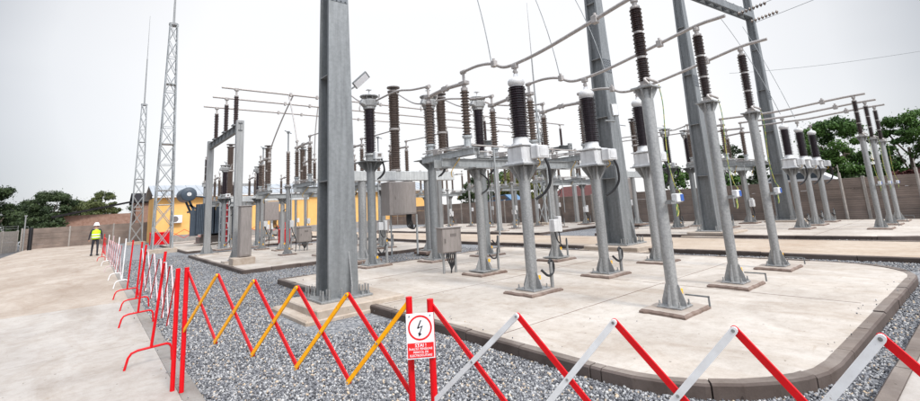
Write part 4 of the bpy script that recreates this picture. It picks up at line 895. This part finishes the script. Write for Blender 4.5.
def car(label, loc, rz, m_):
    t = thing('parked_car', label, 'car', loc, rz, 'cars parked beyond the wall')
    b = MB(); prof = [(-2.1, .35), (2.1, .35), (2.15, .75), (1.3, .92), (.7, 1.4), (-1.2, 1.45), (-1.9, .98), (-2.15, .85)]
    vs = [(x, y, z) for y in (-.82, .82) for x, z in prof]; n = len(prof)
    b.add(vs, [tuple(range(n-1, -1, -1)), tuple(range(n, 2*n))]+[(i, (i+1) % n, n+(i+1) % n, n+i) for i in range(n)]); b.build('body', m_, t)
    b = MB()
    for s_ in (-.83, .83): b.plate([(1.1, s_, .97), (.62, s_, 1.33), (-1.1, s_, 1.37), (-1.6, s_, 1.0)], .01)
    b.build('side_window', 'glass', t)
    for x in (-1.3, 1.3):
        for s_ in (-.78, .78): b = MB(); b.cyl((x, s_-.1, .33), (x, s_+.1, .33), .33, n=16); b.build('wheel', 'rubber', t)
    return t
# vehicles stand on the higher street behind the wall
b = MB(); b.prism([(31.5, -14), (33.4, -14), (33.4, 48), (31.5, 48)], GZ-.1, 1.1); struct(b.build('street', 'asphalt'))
car('white van-like car showing its roof above the wall left of the far arresters', (32.5, 8.2, 1.1), R(90), 'white')
car('blue car just showing above the wall in the middle of the picture', (32.5, 33.0, 1.1), R(90), 'car')

# ------------------------------------------------------------------ trees
def tree(label, loc, h, spread, leaf, name='tree', n=5000, ls=.16, trunk=True, seed=1, group='trees beyond the walls', low=.25, clumps=70):
    rng = np.random.default_rng(seed); t = thing(name, label, 'tree' if name == 'tree' else 'shrub', loc, 0, group)
    if trunk:
        b = MB(); top = Vector((rng.uniform(-.3, .3), rng.uniform(-.3, .3), h*.62)); P = spline([(0, 0, -.2), (rng.uniform(-.1, .1), .05, h*.3), top], 4)
        for i in range(len(P)-1): b.cyl(P[i], P[i+1], h*.028*(1-.7*i/len(P)), h*.028*(1-.7*(i+1)/len(P)), 8)
        for k in range(9):
            s0 = P[2+k % (len(P)-3)]; a = rng.uniform(0, 6.28); e = s0+Vector((math.cos(a)*spread*.7, math.sin(a)*spread*.7, h*rng.uniform(.15, .38)))
            b.tube(bez(s0, (s0+e)/2+Vector((0, 0, -.1*h*.5)), e, 5), h*.008, 5)
        b.build('trunk', 'bark', t)
    # clumps through the crown volume, leaf-sized faces around each clump, gaps between
    K = clumps; th = rng.uniform(0, 2*np.pi, K); u = rng.uniform(-1, 1, K); rad = rng.uniform(.35, 1, K)**.6
    zc = h*(low+(1-low)*.5)+u*h*(1-low)*.42; prof = np.sqrt(np.clip(1-(u*.92)**2, .05, 1))
    cx = np.cos(th)*rad*prof*spread; cy = np.sin(th)*rad*prof*spread; cr_ = rng.uniform(.13, .30, K)*spread
    ci = rng.integers(0, K, n); d = rng.normal(size=(n, 3)); d /= np.linalg.norm(d, axis=1)[:, None]; rr2 = rng.uniform(.45, 1.08, n)[:, None]
    c = np.c_[cx, cy, zc][ci]+d*rr2*(cr_[ci])[:, None]*np.array([1, 1, .72])
    out_ = rng.random(n) < .06; c[out_] += rng.normal(size=(out_.sum(), 3))*spread*.10
    a1 = rng.normal(size=(n, 3)); a1 /= np.linalg.norm(a1, axis=1)[:, None]; a2 = np.cross(a1, d+rng.normal(size=(n, 3))*.5); a2 /= np.linalg.norm(a2, axis=1)[:, None]
    s_ = (ls*rng.uniform(.6, 1.5, n))[:, None]
    v = np.stack([c-a1*s_, c+a2*s_*.55, c+a1*s_, c-a2*s_*.55], 1)
    shade = np.clip(rng.uniform(0, 1, K)[ci]*.6+rng.uniform(0, .45, n), 0, 1)
    me = bpy.data.meshes.new('crown'); me.vertices.add(n*4); me.vertices.foreach_set('co', v.reshape(-1).astype(np.float32)); me.loops.add(n*4)
    me.loops.foreach_set('vertex_index', np.arange(n*4, dtype=np.int32)); me.polygons.add(n); me.polygons.foreach_set('loop_start', (np.arange(n)*4).astype(np.int32)); me.polygons.foreach_set('loop_total', np.full(n, 4, np.int32))
    at = me.attributes.new('shade', 'FLOAT', 'POINT'); at.data.foreach_set('value', np.repeat(shade, 4).astype(np.float32)); me.materials.append(M[leaf]); me.update(calc_edges=True)
    o = bpy.data.objects.new('crown' if name == 'tree' else 'foliage', me); COL.objects.link(o); o.parent = t
    return t
T = [('big bushy green tree behind the far white-headed transformers', (36.5, 6.6), 6.2, 2.05, 'leaf_green', 40000, .065),
     ('loose green tree behind the far right arresters at the picture edge', (36, 3.3), 5.9, 1.5, 'leaf_green', 22000, .06),
     ('green tree at the right edge of the picture', (36.5, 1.4), 5.0, 1.9, 'leaf_green', 20000, .06),
     ('sparse tree between the second and third arrester posts', (38, 13.6), 5.6, 1.4, 'leaf_dark', 7000, .08),
     ('low dark tree right of the far gantry column', (37, 10.4), 4.0, 1.5, 'leaf_dark', 9000, .08),
     ('yellow-green autumn tree in mid picture behind the wall', (42, 38.2), 6.6, 3.0, 'leaf_olive', 20000, .12),
     ('green tree beside the yellow-green one in mid picture', (42, 43), 6.0, 2.4, 'leaf_green', 11000, .12),
     ('dark tree in mid picture at the end of the wall', (44, 50), 6.0, 2.6, 'leaf_dark', 9000, .14),
     ('thin pale tree behind the dark red roof', (46, 29.5), 4.8, 1.7, 'leaf_olive', 6000, .11),
     ('bushy tree behind the second black voltage transformer of the far bay', (40, 19), 4.6, 1.6, 'leaf_green', 7000, .10),
     ('wide dark tree filling the far left edge', (-8.6, 70), 7.0, 2.7, 'leaf_dark', 36000, .09),
     ('rounded dark tree left of the shed behind the worker', (-4.1, 76), 6.7, 2.6, 'leaf_dark', 36000, .09),
     ('small dark tree between the far left tree and the rounded one', (-6.6, 80), 4.8, 1.8, 'leaf_dark', 9000, .13),
     ('low olive tree above the shed roof', (-1.0, 80), 5.8, 3.0, 'leaf_olive2', 30000, .09),
     ('upright tree above the shed right of the worker', (1.3, 84), 7.2, 1.9, 'leaf_olive2', 20000, .09),
     ('dark tree between the two lightning masts', (6.6, 84), 5.6, 2.6, 'leaf_dark', 20000, .10),
     ('low green tree peeping over the orange building beside the portal', (13, 66), 6.6, 2.2, 'leaf_green', 7000, .14)]
for i, (lb, (x, y), h, sp, lf, n, ls) in enumerate(T): tree(lb, (x, y, GZ), h, sp, lf, n=n, ls=ls, seed=20+i, low=.10)
for i, (lb, (x, y), h, sp, lf) in enumerate((('dark red leaved shrub above the wall at the right edge', (32.2, 2.0), 2.6, 1.2, 'leaf_red'), ('second dark red shrub above the wall right of the far arresters', (33.6, 3.5), 2.4, 1.1, 'leaf_red'),
        ('dark green shrub above the wall beneath the big green tree', (34.2, 6.0), 2.5, 1.1, 'leaf_dark'), ('dark green shrub above the wall left of the parked white car', (34, 9.8), 2.6, 1.2, 'leaf_dark'), ('green bush above the wall behind the far disconnector', (35, 12.6), 3.0, 1.2, 'leaf_green'),
        ('low dark hedge plant behind the far left wall', (-5.0, 66), 3.4, 1.6, 'leaf_dark'), ('low dark hedge plant left of the shed', (-3.0, 67), 3.2, 1.3, 'leaf_dark'))):
    tree(lb, (x, y, GZ), h, sp, lf, name='shrub', n=3500, ls=.10, trunk=False, seed=60+i, low=.05, group='shrubs beyond the walls')
# street poles at left
for i, (x, y, h, mm, lb) in enumerate(((-4.6, 57, 3.2, 'galv', 'thin grey pole before the wall at the far left'), (-4.2, 57.5, 2.1, 'ink', 'short black post before the wall at the far left'))):
    b = MB(); b.cyl((0, 0, 0), (0, 0, h), .05 if i == 0 else .16, n=8); b.box((0, 0, h+.03), (.2, .12, .08)) ; tag(b.build('pole', mm, loc=(x, y, GZ)), lb, 'pole')

# ------------------------------------------------------------------ expandable barriers
def bar(b, a, c, w, th=.012, mi=0):
    """flat strip with rounded ends that reach a little past its end pivots"""
    a = Vector(a); c = Vector(c); d = (c-a).normalized(); nn = Vector((0, 0, 1)).cross(d); hn = nn.normalized() if nn.length > .01 else Vector((1, 0, 0))
    up = d.cross(hn).normalized(); n = 6; out_ = []
    for k in range(n+1): t_ = -math.pi/2+math.pi*k/n; out_.append(c+d*math.cos(t_)*w*.55+up*math.sin(t_)*w*.5)
    for k in range(n+1): t_ = math.pi/2+math.pi*k/n; out_.append(a+d*math.cos(t_)*w*.55+up*math.sin(t_)*w*.5)
    N = len(out_); vs = [p-hn*th/2 for p in out_]+[p+hn*th/2 for p in out_]
    b.add(vs, [tuple(range(N-1, -1, -1)), tuple(range(N, 2*N))]+[(i, (i+1) % N, N+(i+1) % N, N+i) for i in range(N)], mi)
def barrier(label, tops, drop, mats, w=.036, post_ends=(True, True), zpost=GZ, first_half=False, pw=.045, rivet=True):
    """scissor lattice: at every top there is a bottom straight below; one colour leans one way, the other the other"""
    t = thing('expanding_barrier', label, 'barrier', (0, 0, 0), 0, 'expanding lattice barriers')
    T_ = [Vector(p) for p in tops]; B_ = [p-Vector((0, 0, drop)) for p in T_]
    for i in range(len(T_)-1):
        d = (T_[i+1]-T_[i]).normalized(); nn = Vector((d.y, -d.x, 0)).normalized(); o = nn*.009; mid = (T_[i]+B_[i]+T_[i+1]+B_[i+1])/4
        b = MB(); bar(b, T_[i]-o, B_[i+1]-o, w)
        for p in (T_[i], B_[i+1], mid): b.cyl(p-nn*.019, p+nn*.019, .0075, n=10, mi=1)
        b.build('lattice_bar', [mats[0], 'galv'], t)
        b = MB(); bar(b, B_[i]+o, T_[i+1]+o, w)
        for p in (B_[i], T_[i+1]): b.cyl(p-nn*.018, p+nn*.018, .006, n=8, mi=1)
        b.build('lattice_bar', [mats[1], 'galv'], t)
    for k, e in enumerate(post_ends):
        if e:
            p = T_[0 if k == 0 else -1]; b = MB(); b.cyl((p.x, p.y, zpost), (p.x, p.y, p.z+.035), pw/2, n=14); b.build('post', 'red', t)
    return t
A_ = [(.827, 5.688, 1.19), (.985, 4.997, 1.175), (1.155, 4.372, 1.150), (1.345, 3.834, 1.119), (1.54, 3.303, 1.09), (1.753, 2.781, 1.062)]
barrier('red and yellow lattice barrier between the sign post and the path edge', A_, .61, ('red', 'yellow'), .030)
B_ = [(1.836, 2.644, 1.05), (1.964, 1.948, 1.049), (2.127, 1.413, 1.064), (2.247, .887, 1.087), (2.296, .401, 1.128), (2.30, -.12, 1.16)]
barrier('red and white lattice barrier running from the sign post to the right edge', B_, .61, ('red', 'whitebar'), .031)
C_ = [(.761, 5.80, 1.18), (.755, 6.343, 1.21), (.759, 6.866, 1.216), (.767, 7.516, 1.228), (.786, 8.551, 1.247), (.791, 9.602, 1.247), (.80, 10.8, 1.24)]
barrier('thin pink-white lattice barrier receding along the path edge behind the red posts', C_, .66, ('red', 'pinkbar'), .012, (True, False))
# posts with arched feet standing on the path
def stand(label, x, y, lean, m_, h=1.34, rz=0, wd=.46, hand=True):
    t = thing('barrier_stand', label, 'barrier', (x, y, 0), rz, 'folded barrier stands on the path')
    b = MB(); b.tube(spline([(0, 0, .20), (lean*.5, 0, h*.55), (lean, 0, h)]), .017, 8); b.build('post', m_, t)
    b = MB(); b.tube([(-wd/2-.03, 0, 0), (-wd/2, 0, .13), (-wd/2+.03, 0, .175), (-wd/2+.09, 0, .195), (wd/2-.07, 0, .205), (wd/2-.03, 0, .19), (wd/2-.01, 0, .15), (wd/2, 0, 0)], .014, 8); b.build('foot', m_, t)
    return t
SR = [((.68, 7.06), .10, 'red', 'nearest red stand with an arched foot on the path'), ((.74, 9.97), .06, 'red', 'second red stand with an arched foot on the path, counting from the camera'), ((.83, 11.87), .05, 'red', 'third red stand with an arched foot on the path'),
      ((.78, 13.8), .06, 'red', 'fourth red stand, hard behind the third'), ((.78, 16.2), .04, 'whitebar', 'nearest of the white stands folded on the path'), ((.73, 18.8), .04, 'whitebar', 'second white stand folded on the path'),
      ((.70, 22.4), .04, 'pinkbar', 'third white stand folded on the path'), ((.66, 26.2), .04, 'whitebar', 'farthest white stand folded on the path'), ((.55, 30.0), .06, 'red', 'farthest red stand beyond the white ones, near the worker')]
for (x, y), ln, mm, lb in SR: stand(lb, x, y, ln, mm, rz=R(6), wd=.46 if y < 14 else .30)
def folded(label, p, n, dy, mats, dx=0.0):
    return barrier(label, [(p[0]+dx*i, p[1]+dy*i, 1.16) for i in range(n)], .75, mats, .02, (False, False))
folded('closely folded white lattice barrier among the white stands', (.70, 15.4), 9, 1.15, ('red', 'pinkbar'), -.008)
folded('closely folded orange-red lattice barrier beyond the white stands', (.62, 27), 5, .9, ('red', 'red'), -.01)
# low red-white chain of far barrier before the orange building
barrier('far thin red lattice barrier in front of the orange building', [(5.0+1.2*i, 44.9, 1.1) for i in range(9)], .7, ('red', 'red'), .035, (True, True))

# ------------------------------------------------------------------ warning sign
sx, sy, sz = (1.753+1.836)/2, (2.781+2.644)/2, 1.0
t = thing('warning_sign', 'white and red high voltage warning sign with a black lightning arrow in a red ring', 'sign', (0, 0, 0))
ang = math.atan2(2.644-2.781, 1.836-1.753)      # along the two posts
# face the camera side
dirv = Vector((math.cos(R(-36)), math.sin(R(-36)), 0)); nrm = Vector((-math.sin(R(36)), -math.cos(R(36)), 0))
W_, H_ = .185, .285; ctr = Vector((sx, sy, .862))+nrm*.066
t.location = ctr; t.rotation_euler = (0, 0, R(-36))
# local frame: x right, -y towards the viewer, z up
b = MB(); b.box((0, 0, 0), (W_, .006, H_), bev=.002); b.build('panel', 'signwhite', t)
def ring(b, r0, r1, y, cz, n=48):
    vs = []; 
    for r in (r0, r1):
        for i in range(n): a = 2*math.pi*i/n; vs.append((math.cos(a)*r, y, cz+math.sin(a)*r))
    b.add(vs, [(i, (i+1) % n, n+(i+1) % n, n+i) for i in range(n)])
b = MB(); ring(b, .068, .080, -.0045, .052); b.build('ring', 'signred', t)
b = MB(); b.box((0, -.0042, -.088), (W_-.012, .002, .092)); b.build('red_field', 'signred', t)
b = MB(); P2 = [(.010, .100), (-.018, .050), (.004, .056), (-.010, .016), (-.018, .020), (-.006, -.006), (.008, .016), (.000, .014), (.016, .070), (-.004, .064), (.018, .100)]
P2 = [(x, z) for x, z in P2]
def poly(b, pts, y=-.0050): 
    b.add([(x, y, z) for x, z in pts], [tuple(range(len(pts)))])
poly(b, [(.012, .100), (.003, .100), (-.020, .052), (-.012, .049)]); poly(b, [(-.020, .052), (-.016, .046), (.018, .060), (.020, .066)]); poly(b, [(.020, .066), (.012, .062), (-.006, .020), (.000, .018)]); poly(b, [(-.014, .024), (.010, .014), (-.008, -.004)])
b.build('lightning_arrow', 'ink', t)
b = MB()
for x in (-.07, .07): b.cyl((x, -.003, .128), (x, -.008, .128), .005, n=10)
b.build('fixing_screws', 'galv', t)
def text(s, size, x, z, par):
    cu = bpy.data.curves.new('lettering', 'FONT'); cu.body = s; cu.size = size; cu.align_x = 'CENTER'; cu.align_y = 'CENTER'; cu.offset = size*.014
    o = bpy.data.objects.new('tmp', cu); COL.objects.link(o); dg = bpy.context.evaluated_depsgraph_get(); me = bpy.data.meshes.new_from_object(o.evaluated_get(dg)); bpy.data.objects.remove(o)
    me.transform(Matrix.Rotation(R(90), 4, 'X')); me.materials.clear(); me.materials.append(M['signwhite'])
    q = bpy.data.objects.new('lettering', me); COL.objects.link(q); q.parent = par; q.location = (x, -.0062, z)
text('STAI !', .030, 0, -.058, t); text('ÎNALTĂ TENSIUNE', .0185, 0, -.080, t); text('PERICOL DE', .0185, 0, -.100, t); text('ELECTROCUTARE', .0185, 0, -.120, t)

# ------------------------------------------------------------------ the worker
def blob(b, sections, n=14, mi=0):
    """loft through elliptical rings: (centre, rx, ry)"""
    vs = []
    for c, rx, ry in sections:
        for i in range(n): a = 2*math.pi*i/n; vs.append((c[0]+math.cos(a)*rx, c[1]+math.sin(a)*ry, c[2]))
    m_ = len(sections); b.add(vs, [(k*n+i, k*n+(i+1) % n, (k+1)*n+(i+1) % n, (k+1)*n+i) for k in range(m_-1) for i in range(n)]+[tuple(range(n-1, -1, -1)), tuple((m_-1)*n+i for i in range(n))], mi, True)
def person():
    t = thing('person', 'worker walking away on the path in a yellow hi-vis vest, white helmet and dark clothes', 'person', (.30, 36.0, 0), R(8))
    me = bpy.data.meshes.new('body')
    V_ = [(0, 0, .95), (0, .01, 1.12), (0, .015, 1.32), (0, 0, 1.46), (0, 0, 1.54), (0, -.01, 1.64), (0, .0, 1.72),
          (.19, 0, 1.43), (.27, .02, 1.17), (.29, -.06, .94), (.285, -.08, .86),
          (-.19, 0, 1.43), (-.27, .0, 1.17), (-.30, .05, .94), (-.30, .07, .86),
          (.09, 0, .90), (.11, -.04, .50), (.12, .02, .09), (.13, -.13, .045),
          (-.09, 0, .90), (-.11, .09, .52), (-.12, .16, .12), (-.13, .04, .045)]
    E_ = [(0, 1), (1, 2), (2, 3), (3, 4), (4, 5), (5, 6), (3, 7), (7, 8), (8, 9), (9, 10), (3, 11), (11, 12), (12, 13), (13, 14), (0, 15), (15, 16), (16, 17), (17, 18), (0, 19), (19, 20), (20, 21), (21, 22)]
    Rd = [.15, .14, .17, .13, .055, .085, .07, .075, .055, .038, .035, .075, .055, .038, .035, .10, .07, .05, .045, .10, .07, .05, .045]
    me.from_pydata(V_, E_, []); o = bpy.data.objects.new('body', me); COL.objects.link(o)
    sk = o.modifiers.new('skin', 'SKIN'); su = o.modifiers.new('sub', 'SUBSURF'); su.levels = 2; su.render_levels = 2
    for i, r_ in enumerate(Rd): me.skin_vertices[0].data[i].radius = (r_, r_*.82)
    me.skin_vertices[0].data[0].use_root = True
    dg = bpy.context.evaluated_depsgraph_get(); me2 = bpy.data.meshes.new_from_object(o.evaluated_get(dg)); bpy.data.objects.remove(o)
    me2.materials.clear(); me2.materials.append(M['darkcloth']); me2.materials.append(M['skin'])
    for p in me2.polygons:
        p.use_smooth = True; z = p.center.z; p.material_index = 1 if (z > 1.50 or (abs(p.center.x) > .24 and z < .89)) else 0
    b_ = bpy.data.objects.new('body', me2); COL.objects.link(b_); b_.parent = t
    v = MB(); blob(v, [((0, .01, .92), .205, .165), ((0, .01, 1.05), .20, .16), ((0, .015, 1.25), .215, .165), ((0, .01, 1.38), .215, .15), ((0, 0, 1.46), .15, .11), ((0, 0, 1.49), .08, .075)]); v.build('hi_vis_vest', 'hivis', t)
    v = MB()
    for z, rx, ry in ((1.02, .207, .167), (1.17, .218, .170)): blob(v, [((0, .012, z-.03), rx, ry), ((0, .012, z+.03), rx, ry)])
    v.build('reflective_tape', 'reflect', t)
    h = MB(); h.lathe((0, .0, 0), [(.155, 1.675), (.15, 1.69), (.125, 1.70), (.12, 1.76), (.095, 1.82), (.05, 1.85), (.01, 1.855)], 18, smooth=True); h.box((0, .14, 1.685), (.18, .1, .015), bev=.005); h.build('helmet', 'helmet', t)
    for s_ in (-1, 1):     # fingers
        hx = s_*.288; hy = -.085 if s_ > 0 else .075; f = MB()
        for q in range(4): f.tube([(hx, hy-.03+q*.02, .86), (hx+s_*.006, hy-.032+q*.021, .81), (hx-s_*.01, hy-.03+q*.02, .775+.006*abs(q-1.5))], .009, 6)
        f.tube([(hx-s_*.01, hy-.03, .88), (hx-s_*.03, hy-.05, .84), (hx-s_*.025, hy-.055, .81)], .010, 6); f.build('fingers', 'skin', t)
        e = MB(); e.lathe((s_*.088, 0, 1.63), [(.012, -.03), (.02, 0), (.012, .03)], 8); e.build('ear', 'skin', t)
    f = MB(); f.box((0, .082, 1.625), (.025, .03, .045), bev=.008); f.build('nose', 'skin', t)
    f = MB(); f.box((-.03, .078, 1.655), (.022, .008, .008)); f.box((.03, .078, 1.655), (.022, .008, .008)); f.box((0, .075, 1.585), (.04, .008, .008)); f.build('facial_features', 'darkcloth', t)
    k = MB()
    for x, y in ((.128, -.07), (-.128, .10)): k.box((x, y+.06, .05), (.10, .27, .10), bev=.03)
    k.build('boots', 'rubber', t)
    return t
pp = person(); pp.scale = (1.06, 1.06, 1.08)
